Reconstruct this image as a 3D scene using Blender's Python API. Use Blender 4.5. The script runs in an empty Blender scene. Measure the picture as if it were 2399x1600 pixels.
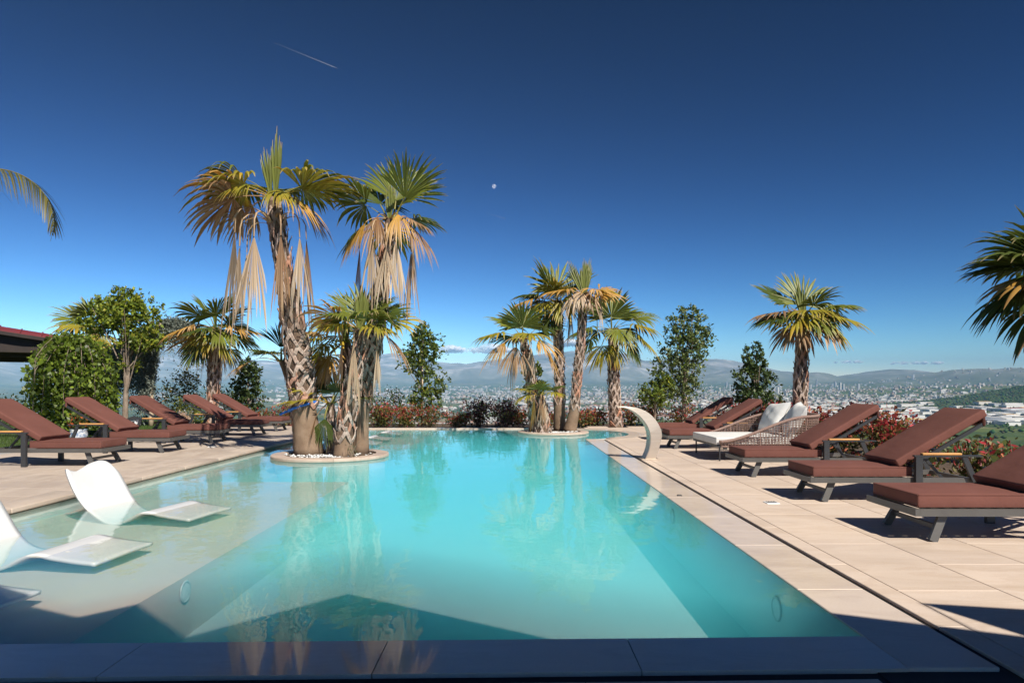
import bpy, bmesh, math, random
import numpy as np
from mathutils import Vector, Matrix, Quaternion
PI = math.pi
sc = bpy.context.scene
COL = sc.collection
# ------------------------------------------------------------------ camera
cam = bpy.data.cameras.new('camera')
cam.sensor_width = 36.0
cam.lens = 24.01
cam.shift_y = 0.0446
cam.clip_start = 0.05
cam.clip_end = 120000.0
camo = bpy.data.objects.new('camera', cam)
camo.location = (0, 0, 1.2)
camo.rotation_euler = (math.radians(90), 0, 0)
COL.objects.link(camo)
sc.camera = camo
# ------------------------------------------------------------------ light
LX, LY = -0.54, 0.83                       # ground shift of a shadow per metre of height
SUN_EL = math.atan2(1.0, math.hypot(LX, LY))
SUN_AZ = math.atan2(-LX, -LY)              # clockwise from +Y
world = bpy.data.worlds.new('World')
sc.world = world
world.use_nodes = True
wn = world.node_tree
for n in list(wn.nodes):
    wn.nodes.remove(n)
w_out = wn.nodes.new('ShaderNodeOutputWorld')
w_bg = wn.nodes.new('ShaderNodeBackground')
w_sky = wn.nodes.new('ShaderNodeTexSky')
w_sky.sky_type = 'NISHITA'
w_sky.sun_disc = False
w_sky.sun_elevation = SUN_EL
w_sky.sun_rotation = SUN_AZ
w_sky.altitude = 3000.0
w_sky.air_density = 1.0
w_sky.dust_density = 0.8
w_sky.ozone_density = 4.0
w_bg.inputs['Strength'].default_value = 0.06
# contrast of a polarising filter: one power curve per channel, the same over the whole sky
w_sep = wn.nodes.new('ShaderNodeSeparateColor')
w_com = wn.nodes.new('ShaderNodeCombineColor')
wn.links.new(w_sky.outputs[0], w_sep.inputs[0])
for ch, (gain, power) in enumerate(((0.428, 3.2), (0.418, 2.65), (0.384, 2.4))):
    w_k = wn.nodes.new('ShaderNodeMath'); w_k.operation = 'MULTIPLY'; w_k.inputs[1].default_value = gain
    w_p = wn.nodes.new('ShaderNodeMath'); w_p.operation = 'POWER'; w_p.inputs[1].default_value = power
    wn.links.new(w_sep.outputs[ch], w_k.inputs[0]); wn.links.new(w_k.outputs[0], w_p.inputs[0]); wn.links.new(w_p.outputs[0], w_com.inputs[ch])
wn.links.new(w_com.outputs[0], w_bg.inputs[0])
wn.links.new(w_bg.outputs[0], w_out.inputs[0])
sl = bpy.data.lights.new('sun', 'SUN')
sl.energy = 5.0
sl.angle = math.radians(0.53)
sl.color = (1.0, 0.94, 0.84)
so = bpy.data.objects.new('sun', sl)
so.rotation_euler = Vector((LX, LY, -1)).to_track_quat('-Z', 'Y').to_euler()
so.location = (5, -8, 12)
COL.objects.link(so)
# ------------------------------------------------------------------ exposure and engine
sc.view_settings.view_transform = 'Standard'
sc.view_settings.look = 'None'
sc.view_settings.exposure = 0.5
sc.view_settings.gamma = 1.0
sc.render.engine = 'CYCLES'
sc.cycles.use_denoising = True
sc.cycles.max_bounces = 8
sc.cycles.diffuse_bounces = 3
sc.cycles.glossy_bounces = 3
sc.cycles.transparent_max_bounces = 12
sc.cycles.volume_bounces = 3

# ================================================================== helpers
def link(o):
    COL.objects.link(o)
    return o

def tag(o, label=None, cat=None, group=None, kind=None):
    if label: o['label'] = label
    if cat: o['category'] = cat
    if group: o['group'] = group
    if kind: o['kind'] = kind
    return o

def empty(name, loc=(0, 0, 0), rz=0.0):
    o = bpy.data.objects.new(name, None)
    o.empty_display_size = 0.2
    o.location = loc
    o.rotation_euler = (0, 0, rz)
    return link(o)

def obj(name, me, mat=None, parent=None, loc=None, rot=None):
    o = bpy.data.objects.new(name, me)
    if mat is not None and me is not None and len(me.materials) == 0:
        me.materials.append(mat)
    if parent is not None: o.parent = parent
    if loc is not None: o.location = loc
    if rot is not None: o.rotation_euler = rot
    return link(o)

def copy_tree(o, parent=None):
    c = o.copy()
    COL.objects.link(c)
    c.parent = parent
    for ch in o.children:
        copy_tree(ch, c)
    return c

def PX(px, d): return (px - 1199.0) / 1600.0 * d       # photo column at depth d -> metres right of the axis
def PZ(py, d): return 1.2 - (py - 907.0) / 1600.0 * d  # photo row at depth d -> metres above the water

class MB:
    """collects vertices and faces, then makes one mesh"""
    def __init__(s):
        s.v = []; s.f = []; s.c = []
    def add(s, vs, fs, col=None):
        b = len(s.v)
        s.v.extend([tuple(map(float, p)) for p in vs])
        s.f.extend([tuple(b + i for i in f) for f in fs])
        if col is not None: s.c.extend([col] * len(vs) if not isinstance(col, list) else col)
    def box(s, x0, x1, y0, y1, z0, z1):
        s.add([(x0,y0,z0),(x1,y0,z0),(x1,y1,z0),(x0,y1,z0),(x0,y0,z1),(x1,y0,z1),(x1,y1,z1),(x0,y1,z1)],
              [(0,3,2,1),(4,5,6,7),(0,1,5,4),(1,2,6,5),(2,3,7,6),(3,0,4,7)])
    def bar(s, a, b, w, h, up=(0,0,1)):
        a = Vector(a); b = Vector(b); d = (b - a).normalized()
        u = Vector(up)
        sd = d.cross(u)
        if sd.length < 1e-4: sd = d.cross(Vector((0,1,0)))
        sd.normalize(); n = sd.cross(d).normalized()
        vs = []
        for p in (a, b):
            for (i, j) in ((-1,-1),(1,-1),(1,1),(-1,1)):
                vs.append(p + sd * (w/2*i) + n * (h/2*j))
        s.add(vs, [(3,2,1,0),(4,5,6,7),(0,1,5,4),(1,2,6,5),(2,3,7,6),(3,0,4,7)])
    def tube(s, pts, rad, n=8, cap=True, cols=None):
        pts = [Vector(p) for p in pts]
        if not hasattr(rad, '__len__'): rad = [rad] * len(pts)
        b = len(s.v)
        prev = None
        for i, p in enumerate(pts):
            d = (pts[min(i+1, len(pts)-1)] - pts[max(i-1, 0)])
            if d.length < 1e-9: d = Vector((0,0,1))
            d.normalize()
            if prev is None:
                ref = Vector((0,1,0)) if abs(d.y) < 0.9 else Vector((1,0,0))
                u = d.cross(ref).normalized()
            else:
                u = (prev - d * prev.dot(d))
                u = u.normalized() if u.length > 1e-6 else d.orthogonal().normalized()
            prev = u
            w = d.cross(u)
            for k in range(n):
                a = 2*PI*k/n
                q = p + (u*math.cos(a) + w*math.sin(a)) * rad[i]
                s.v.append((q.x, q.y, q.z))
                if cols is not None: s.c.append(cols[i])
        for i in range(len(pts)-1):
            for k in range(n):
                k2 = (k+1) % n
                s.f.append((b+i*n+k, b+i*n+k2, b+(i+1)*n+k2, b+(i+1)*n+k))
        if cap:
            s.f.append(tuple(b + k for k in range(n))[::-1])
            s.f.append(tuple(b + (len(pts)-1)*n + k for k in range(n)))
    def mesh(s, name, smooth=False):
        me = bpy.data.meshes.new(name)
        me.from_pydata(s.v, [], s.f)
        if s.c and len(s.c) == len(s.v):
            at = me.attributes.new('Col', 'FLOAT_COLOR', 'POINT')
            at.data.foreach_set('color', np.array([tuple(c)+(1.0,) if len(c) == 3 else c for c in s.c], dtype=np.float32).ravel())
        if smooth: me.polygons.foreach_set('use_smooth', [True]*len(me.polygons))
        me.update()
        return me
    def build(s, name, mat, parent=None, smooth=False, loc=None):
        return obj(name, s.mesh(name, smooth), mat, parent, loc)

def np_mesh(name, V, F, C=None, smooth=False):
    V = np.asarray(V, dtype=np.float32); F = np.asarray(F, dtype=np.int32)
    me = bpy.data.meshes.new(name)
    k = F.shape[1]
    me.vertices.add(len(V)); me.vertices.foreach_set('co', V.ravel())
    me.loops.add(F.size); me.loops.foreach_set('vertex_index', F.ravel())
    me.polygons.add(len(F))
    me.polygons.foreach_set('loop_start', np.arange(0, F.size, k, dtype=np.int32))
    me.polygons.foreach_set('loop_total', np.full(len(F), k, dtype=np.int32))
    if C is not None:
        C = np.asarray(C, dtype=np.float32)
        if C.shape[1] == 3: C = np.hstack([C, np.ones((len(C), 1), np.float32)])
        at = me.attributes.new('Col', 'FLOAT_COLOR', 'POINT')
        at.data.foreach_set('color', C.ravel())
    if smooth: me.polygons.foreach_set('use_smooth', np.ones(len(F), dtype=bool))
    me.update(calc_edges=True)
    me.validate()
    return me

def rbox(name, sx, sy, sz, bev=0.02, seg=2, smooth=True):
    bm = bmesh.new()
    bmesh.ops.create_cube(bm, size=1.0)
    bmesh.ops.scale(bm, vec=(sx, sy, sz), verts=bm.verts)
    if bev > 0:
        bmesh.ops.bevel(bm, geom=bm.edges[:] , offset=bev, segments=seg, profile=0.5, affect='EDGES')
    me = bpy.data.meshes.new(name)
    bm.to_mesh(me); bm.free()
    if smooth: me.polygons.foreach_set('use_smooth', [True]*len(me.polygons))
    return me

def extrude_poly(name, pts, z0, z1, smooth=False):
    n = len(pts)
    vs = [(x, y, z0) for x, y in pts] + [(x, y, z1) for x, y in pts]
    fs = [tuple(range(n))[::-1], tuple(range(n, 2*n))] + [(i, (i+1) % n, n+(i+1) % n, n+i) for i in range(n)]
    m = MB(); m.add(vs, fs)
    return m.mesh(name, smooth)

# ------------------------------------------------------------------ materials
def new_mat(name):
    m = bpy.data.materials.new(name)
    m.use_nodes = True
    nt = m.node_tree
    for n in list(nt.nodes): nt.nodes.remove(n)
    out = nt.nodes.new('ShaderNodeOutputMaterial')
    return m, nt, out

def N(nt, typ, **kw):
    n = nt.nodes.new(typ)
    for k, v in kw.items():
        if k.startswith('i_'): n.inputs[k[2:].replace('_', ' ')].default_value = v
        else: setattr(n, k, v)
    return n

def ramp(nt, fac, stops):
    r = nt.nodes.new('ShaderNodeValToRGB')
    e = r.color_ramp.elements
    while len(e) < len(stops): e.new(0.5)
    for i, (p, c) in enumerate(stops):
        e[i].position = p
        e[i].color = tuple(c) + (1.0,) if len(c) == 3 else c
    nt.links.new(fac, r.inputs[0])
    return r.outputs[0]

def coords(nt, kind='pos', scale=(1,1,1), objrand=False):
    if kind == 'pos':
        g = nt.nodes.new('ShaderNodeNewGeometry'); o = g.outputs['Position']
    else:
        g = nt.nodes.new('ShaderNodeTexCoord'); o = g.outputs['Object']
    mp = nt.nodes.new('ShaderNodeMapping')
    mp.inputs['Scale'].default_value = scale
    nt.links.new(o, mp.inputs[0])
    if objrand:
        oi = nt.nodes.new('ShaderNodeObjectInfo')
        ml = N(nt, 'ShaderNodeMath', operation='MULTIPLY'); ml.inputs[1].default_value = 37.0
        nt.links.new(oi.outputs['Random'], ml.inputs[0])
        cb = nt.nodes.new('ShaderNodeCombineXYZ')
        nt.links.new(ml.outputs[0], cb.inputs[0]); nt.links.new(ml.outputs[0], cb.inputs[2])
        nt.links.new(cb.outputs[0], mp.inputs['Location'])
    return mp.outputs[0]

def noise(nt, vec, scale, detail=4, rough=0.55, dist=0.0):
    n = N(nt, 'ShaderNodeTexNoise')
    n.inputs['Scale'].default_value = scale
    n.inputs['Detail'].default_value = detail
    n.inputs['Roughness'].default_value = rough
    n.inputs['Distortion'].default_value = dist
    nt.links.new(vec, n.inputs['Vector'])
    return n.outputs[0]

def bump(nt, h, strength=0.3, dist=0.01):
    b = nt.nodes.new('ShaderNodeBump')
    b.inputs['Strength'].default_value = strength
    b.inputs['Distance'].default_value = dist
    nt.links.new(h, b.inputs['Height'])
    return b.outputs[0]

def mixc(nt, a, b, fac, mode='MIX'):
    m = nt.nodes.new('ShaderNodeMix'); m.data_type = 'RGBA'; m.blend_type = mode
    for sock, v in ((m.inputs[6], a), (m.inputs[7], b)):
        if isinstance(v, (tuple, list)): sock.default_value = tuple(v) + (1.0,) if len(v) == 3 else v
        else: nt.links.new(v, sock)
    if isinstance(fac, (int, float)): m.inputs[0].default_value = fac
    else: nt.links.new(fac, m.inputs[0])
    return m.outputs[2]

def objvary(nt, col, amt=0.15):
    oi = nt.nodes.new('ShaderNodeObjectInfo')
    mr = nt.nodes.new('ShaderNodeMapRange')
    mr.inputs['To Min'].default_value = 1 - amt; mr.inputs['To Max'].default_value = 1 + amt
    nt.links.new(oi.outputs['Random'], mr.inputs['Value'])
    m = nt.nodes.new('ShaderNodeVectorMath'); m.operation = 'SCALE'
    nt.links.new(col, m.inputs[0]); nt.links.new(mr.outputs[0], m.inputs['Scale'])
    return m.outputs[0]

def pmat(name, c1, c2=None, scale=6.0, rough=0.6, bmp=0.0, bscale=None, metal=0.0, vary=0.0, spec=0.5, kind='obj', stretch=(1,1,1), bdist=0.01, detail=4):
    m, nt, out = new_mat(name)
    p = nt.nodes.new('ShaderNodeBsdfPrincipled')
    v = coords(nt, kind, stretch)
    nz = noise(nt, v, scale, detail)
    if c2 is None: c2 = tuple(min(1, x*1.18) for x in c1); c1 = tuple(x*0.85 for x in c1)
    c = ramp(nt, nz, [(0.32, c1), (0.68, c2)])
    if vary: c = objvary(nt, c, vary)
    nt.links.new(c, p.inputs['Base Color'])
    p.inputs['Roughness'].default_value = rough
    p.inputs['Metallic'].default_value = metal
    p.inputs['Specular IOR Level'].default_value = spec
    if bmp:
        nz2 = noise(nt, v, bscale or scale*8, 3)
        nt.links.new(bump(nt, nz2, bmp, bdist), p.inputs['Normal'])
    nt.links.new(p.outputs[0], out.inputs[0])
    return m

def leafmat(name, rough=0.55, trans=0.25, spec=0.3, vary=0.0):
    m, nt, out = new_mat(name)
    a = N(nt, 'ShaderNodeAttribute', attribute_name='Col')
    c = a.outputs['Color']
    if vary: c = objvary(nt, c, vary)
    p = nt.nodes.new('ShaderNodeBsdfPrincipled')
    p.inputs['Roughness'].default_value = rough
    p.inputs['Specular IOR Level'].default_value = spec
    nt.links.new(c, p.inputs['Base Color'])
    t = nt.nodes.new('ShaderNodeBsdfTranslucent')
    nt.links.new(c, t.inputs['Color'])
    mx = nt.nodes.new('ShaderNodeMixShader')
    mx.inputs[0].default_value = trans
    nt.links.new(p.outputs[0], mx.inputs[1]); nt.links.new(t.outputs[0], mx.inputs[2])
    nt.links.new(mx.outputs[0], out.inputs[0])
    return m

M = {}
def mk_stone(name, base, light, stain, rough=0.55, stretch=(0.6, 2.2, 1), vary=0.05, film=0.0):
    m, nt, out = new_mat(name)
    p = nt.nodes.new('ShaderNodeBsdfPrincipled')
    v = coords(nt, 'pos', stretch, objrand=True)
    a = noise(nt, v, 1.3, 6, 0.6, 0.8)
    c = ramp(nt, a, [(0.25, base), (0.55, light), (0.8, tuple(0.5*(x+y) for x, y in zip(base, light)))])
    b = noise(nt, v, 0.9, 8, 0.65, 1.6)
    f = ramp(nt, b, [(0.46, (0,0,0)), (0.5, (0.34,0.34,0.34)), (0.56, (0,0,0))])
    c = mixc(nt, c, stain, f)
    g = noise(nt, coords(nt, 'pos', (1,1,1)), 160.0, 2)
    gr = ramp(nt, g, [(0.3, (0.94,0.94,0.94)), (0.7, (1.04,1.04,1.04))])
    c = mixc(nt, c, gr, 1.0, 'MULTIPLY')
    d = noise(nt, coords(nt, 'pos', (1,1,1)), 0.55, 5, 0.6)
    dr = ramp(nt, d, [(0.3, (0.88,0.88,0.9)), (0.65, (1.03,1.02,1.0))])
    c = mixc(nt, c, dr, 1.0, 'MULTIPLY')
    c = objvary(nt, c, vary)
    nt.links.new(c, p.inputs['Base Color'])
    rr = ramp(nt, a, [(0.3, (rough-0.12,)*3), (0.7, (rough+0.12,)*3)])
    nt.links.new(rr, p.inputs['Roughness'])
    nt.links.new(bump(nt, g, 0.12, 0.003), p.inputs['Normal'])
    if film:                                   # a thin sheet of water running over the stone
        p.inputs['Coat Weight'].default_value = film
        p.inputs['Coat Roughness'].default_value = 0.05
        p.inputs['Coat IOR'].default_value = 1.33
    nt.links.new(p.outputs[0], out.inputs[0])
    return m
M['tile'] = mk_stone('sandstone_tile', (0.57,0.45,0.35), (0.65,0.53,0.435), (0.52,0.39,0.29), vary=0.045)
M['tile_left'] = mk_stone('travertine_tile', (0.46,0.37,0.30), (0.55,0.46,0.38), (0.42,0.32,0.25), vary=0.03, stretch=(2.2,0.6,1))
M['coping'] = mk_stone('coping_stone', (0.57,0.455,0.36), (0.65,0.54,0.445), (0.51,0.395,0.30), rough=0.45, vary=0.03, film=0.35)
M['coping_wet'] = mk_stone('wet_coping_stone', (0.57,0.455,0.36), (0.65,0.54,0.445), (0.51,0.395,0.30), rough=0.4, vary=0.03, film=1.0)
M['planter'] = mk_stone('planter_stone', (0.43,0.32,0.245), (0.55,0.43,0.345), (0.36,0.25,0.18))
M['grout'] = pmat('grout', (0.43,0.335,0.26), rough=0.9)
M['slot'] = pmat('slot_channel', (0.012,0.012,0.014), rough=0.7)
M['soil'] = pmat('soil', (0.06,0.04,0.025), (0.14,0.09,0.055), scale=9, rough=0.95, bmp=0.8, kind='pos', bdist=0.03)
M['shelf'] = pmat('shelf_stone', (0.54,0.425,0.35), (0.62,0.485,0.405), scale=0.9, rough=0.6, kind='pos', detail=6)
M['pool'] = pmat('pool_mosaic', (0.58,0.65,0.65), (0.64,0.71,0.71), scale=0.9, rough=0.6, kind='pos', detail=6)
M['cushion'] = pmat('brown_canvas', (0.146,0.058,0.045), (0.172,0.069,0.054), scale=3, rough=0.85, bmp=0.5, bscale=7, spec=0.2, bdist=0.012, vary=0.07)
M['metal_dark'] = pmat('charcoal_metal', (0.030,0.031,0.034), (0.038,0.039,0.042), rough=0.45, spec=0.5)
M['metal_taupe'] = pmat('taupe_metal', (0.085,0.08,0.075), (0.10,0.095,0.088), rough=0.45)
M['teak'] = pmat('teak', (0.50,0.24,0.07), (0.66,0.35,0.12), scale=14, stretch=(0.3,4,4), rough=0.55)
M['white_shell'] = pmat('white_resin', (0.60,0.60,0.60), (0.63,0.63,0.63), rough=0.28)
M['white_fabric'] = pmat('white_fabric', (0.62,0.61,0.585), (0.70,0.69,0.66), scale=3, rough=0.9, bmp=0.3, bscale=12, bdist=0.01)
M['rope'] = pmat('mauve_rope', (0.20,0.125,0.10), (0.32,0.21,0.175), scale=60, rough=0.8, bmp=0.5, bscale=200)
M['steel'] = pmat('brushed_steel', (0.55,0.47,0.385), (0.62,0.54,0.45), scale=2.0, rough=0.52, metal=1.0, stretch=(1,1,20))
M['blue_rope'] = pmat('blue_rope', (0.01,0.10,0.45), (0.03,0.2,0.65), scale=80, rough=0.6, bmp=0.5, bscale=120)
M['pebble'] = pmat('white_pebble', (0.70,0.69,0.66), (0.82,0.81,0.79), rough=0.6, vary=0.1)
M['bark'] = pmat('grey_bark', (0.17,0.12,0.085), (0.34,0.27,0.21), scale=12, stretch=(1,1,0.3), rough=0.9, bmp=0.6, bscale=25, bdist=0.02)
M['stake'] = pmat('pale_stake', (0.42,0.31,0.21), (0.55,0.43,0.31), scale=8, stretch=(4,4,0.5), rough=0.85)
M['roof_red'] = pmat('red_metal_roof', (0.16,0.022,0.025), (0.21,0.035,0.036), scale=2, rough=0.5)
M['roof_dark'] = pmat('dark_timber', (0.018,0.011,0.009), (0.03,0.018,0.014), scale=5, rough=0.7)
M['plain_white'] = pmat('white_plastic', (0.75,0.75,0.74), rough=0.4)
M['light_ring'] = pmat('pool_light_ring', (0.42,0.44,0.42), rough=0.4)
M['lamp_lens'] = pmat('pool_lamp_lens', (0.55,0.57,0.55), rough=0.3)
M['ceramic'] = pmat('painted_ceramic', (0.10,0.18,0.32), (0.75,0.77,0.78), scale=18, rough=0.35, detail=1)
M['frond'] = leafmat('palm_frond', 0.42, 0.22, 0.4)
M['leaf'] = leafmat('broad_leaf', 0.45, 0.28, 0.35)
M['needle'] = leafmat('cedar_needles', 0.7, 0.15, 0.2)
M['grass'] = leafmat('grass_blades', 0.6, 0.3, 0.2)
M['city'] = leafmat('city_walls', 0.8, 0.0, 0.2)
M['grove'] = leafmat('grove_leaves', 0.9, 0.0, 0.1)

def mk_trunk_smooth():
    m, nt, out = new_mat('palm_bark')
    p = nt.nodes.new('ShaderNodeBsdfPrincipled')
    v = coords(nt, 'obj', (1,1,1))
    w = N(nt, 'ShaderNodeTexWave', wave_type='BANDS', bands_direction='Z')
    w.inputs['Scale'].default_value = 34.0; w.inputs['Distortion'].default_value = 5.0
    w.inputs['Detail'].default_value = 4; w.inputs['Detail Scale'].default_value = 2.5
    nt.links.new(v, w.inputs[0])
    nz = noise(nt, v, 5, 5)
    c = ramp(nt, nz, [(0.3, (0.20,0.132,0.087)), (0.7, (0.33,0.235,0.162))])
    wr = ramp(nt, w.outputs[0], [(0.0, (0.74,0.72,0.70)), (0.4, (1,1,1)), (1.0, (1.05,1.05,1.05))])
    c = mixc(nt, c, wr, 1.0, 'MULTIPLY')
    nt.links.new(c, p.inputs['Base Color'])
    p.inputs['Roughness'].default_value = 0.9
    p.inputs['Specular IOR Level'].default_value = 0.15
    vf = noise(nt, coords(nt, 'obj', (30,30,3)), 2.0, 4)
    ad = N(nt, 'ShaderNodeMath', operation='ADD')
    nt.links.new(w.outputs[0], ad.inputs[0]); nt.links.new(vf, ad.inputs[1])
    nt.links.new(bump(nt, ad.outputs[0], 0.4, 0.01), p.inputs['Normal'])
    nt.links.new(p.outputs[0], out.inputs[0])
    return m
M['palm_bark'] = mk_trunk_smooth()

def mk_boot():
    m, nt, out = new_mat('palm_leaf_base')
    p = nt.nodes.new('ShaderNodeBsdfPrincipled')
    oi = nt.nodes.new('ShaderNodeObjectInfo')
    base = ramp(nt, oi.outputs['Random'], [(0.0, (0.26,0.19,0.15)), (0.3, (0.42,0.33,0.275)), (0.65, (0.54,0.43,0.36)), (0.85, (0.46,0.27,0.20)), (1.0, (0.50,0.25,0.16))])
    nz = noise(nt, coords(nt, 'obj', (1,1,1)), 22, 4)
    mr = ramp(nt, nz, [(0.3, (0.55,0.5,0.47)), (0.65, (1.1,1.1,1.1))])
    c = mixc(nt, base, mr, 1.0, 'MULTIPLY')
    nt.links.new(c, p.inputs['Base Color'])
    p.inputs['Roughness'].default_value = 0.75
    p.inputs['Specular IOR Level'].default_value = 0.25
    nt.links.new(bump(nt, noise(nt, coords(nt, 'obj', (60,60,8)), 1.0, 3), 0.4, 0.01), p.inputs['Normal'])
    nt.links.new(p.outputs[0], out.inputs[0])
    return m
M['boot'] = mk_boot()
M['fibre'] = pmat('palm_fibre', (0.07,0.042,0.027), (0.18,0.12,0.08), scale=30, rough=0.95, bmp=0.8, bscale=60, stretch=(1,1,0.4), bdist=0.02)

def mk_water():
    m, nt, out = new_mat('pool_water')
    pos = coords(nt, 'pos', (1,1,1))
    n1 = noise(nt, coords(nt, 'pos', (1.0,0.55,1)), 2.2, 3, 0.5, 0.3)
    n2 = noise(nt, pos, 9.0, 2, 0.5)
    ad = N(nt, 'ShaderNodeMath', operation='MULTIPLY_ADD')
    ad.inputs[1].default_value = 0.12
    nt.links.new(n2, ad.inputs[0]); nt.links.new(n1, ad.inputs[2])
    bn = bump(nt, ad.outputs[0], 0.5, 0.014)
    fr = N(nt, 'ShaderNodeFresnel'); fr.inputs['IOR'].default_value = 1.33
    nt.links.new(bn, fr.inputs['Normal'])
    tr = nt.nodes.new('ShaderNodeBsdfTransparent')
    gl = nt.nodes.new('ShaderNodeBsdfGlossy'); gl.inputs['Roughness'].default_value = 0.0
    nt.links.new(bn, gl.inputs['Normal'])
    mx = nt.nodes.new('ShaderNodeMixShader')
    nt.links.new(fr.outputs[0], mx.inputs[0]); nt.links.new(tr.outputs[0], mx.inputs[1]); nt.links.new(gl.outputs[0], mx.inputs[2])
    nt.links.new(mx.outputs[0], out.inputs['Surface'])
    va = nt.nodes.new('ShaderNodeVolumeAbsorption')
    va.inputs['Color'].default_value = (0.28, 0.95, 0.995, 1)
    va.inputs['Density'].default_value = 0.68
    vs_ = nt.nodes.new('ShaderNodeVolumeScatter')
    vs_.inputs['Color'].default_value = (0.22, 0.92, 1.0, 1)
    vs_.inputs['Density'].default_value = 0.62
    ads = nt.nodes.new('ShaderNodeAddShader')
    nt.links.new(va.outputs[0], ads.inputs[0]); nt.links.new(vs_.outputs[0], ads.inputs[1])
    nt.links.new(ads.outputs[0], out.inputs['Volume'])
    return m
M['water'] = mk_water()

# ================================================================== the far land
def smooth01(t):
    t = np.clip(t, 0, 1); return t*t*(3-2*t)
_rs = np.random.RandomState(5)
_perm = [(_rs.uniform(0, 6.28), _rs.uniform(0, 6.28), _rs.uniform(0, 6.28)) for _ in range(40)]
def fnoise(x, y, base, octs, seed=0):
    v = np.zeros_like(x); amp = 1.0; f = 1.0/base; tot = 0
    for o in range(octs):
        a, b, c = _perm[(seed*7+o) % 40]
        ca, sa = math.cos(a), math.sin(a)
        u = (x*ca - y*sa)*f; w = (x*sa + y*ca)*f
        v += amp*(np.sin(u*6.28+b+1.3*np.sin(w*4.1+c))*np.cos(w*6.28+c+1.1*np.sin(u*3.7+b)))
        tot += amp; amp *= 0.52; f *= 2.03
    return v/tot
SKY_X = [-900,-300,0,120,250,392,470,540,640,760,860,921,980,1030,1090,1150,1230,1320,1390,1470,1510,1600,1700,1760,1830,1940,1960,2080,2150,2240,2330,2399,2700,3300]
SKY_Y = [850,845,836,842,836,812,824,842,850,846,840,831,842,852,856,848,838,828,824,834,848,844,846,856,872,880,884,868,871,882,879,868,860,870]
def land(x, y):
    r = np.hypot(x, y)
    base = np.interp(r, [0,27,34,60,140,400,1000,1800,3000,6000,9000,11000,13000,60000],
                        [-1.6,-1.6,-3.2,-7,-19,-52,-88,-105,-108,-82,-30,25,60,60])
    base = base + fnoise(x, y, 900, 3, 1)*np.clip((r-150)/900, 0, 1)*5*np.clip((9000-r)/3000, 0.3, 1)
    yy = np.maximum(y, 1.0)
    px = 1199 + 1600*x/yy
    front = smooth01((y/np.maximum(r, 1) - 0.25)/0.2)
    crest = (907-np.interp(px, SKY_X, SKY_Y))/1600.0
    h = 1.2 + crest*15000*np.maximum(y/np.maximum(r, 1), 0.5)
    up = smooth01((r-10300)/4700)*(1-0.75*smooth01((r-15000)/6000))
    rid = 1 - np.abs(fnoise(x, y, 3800, 5, 2))*2.0
    shape = up**1.25
    det = 1 + 0.30*rid*smooth01((r-10000)/2500)*(1-up) + 0.05*fnoise(x, y, 900, 4, 3)
    mtn = (h-40)*shape*det*front
    fore = 190*np.exp(-((r-11800)/900.0)**2)*np.clip(fnoise(x, y, 5200, 3, 6)*1.4+0.25, 0, 1)*front
    hill = 168*np.exp(-(((x-2950)/620.0)**2 + ((y-3250)/520.0)**2)) * (1+0.14*fnoise(x, y, 420, 4, 4))
    hill2 = 70*np.exp(-(((x-4400)/1500.0)**2 + ((y-6200)/700.0)**2))
    return base + mtn + fore + hill + hill2

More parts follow.
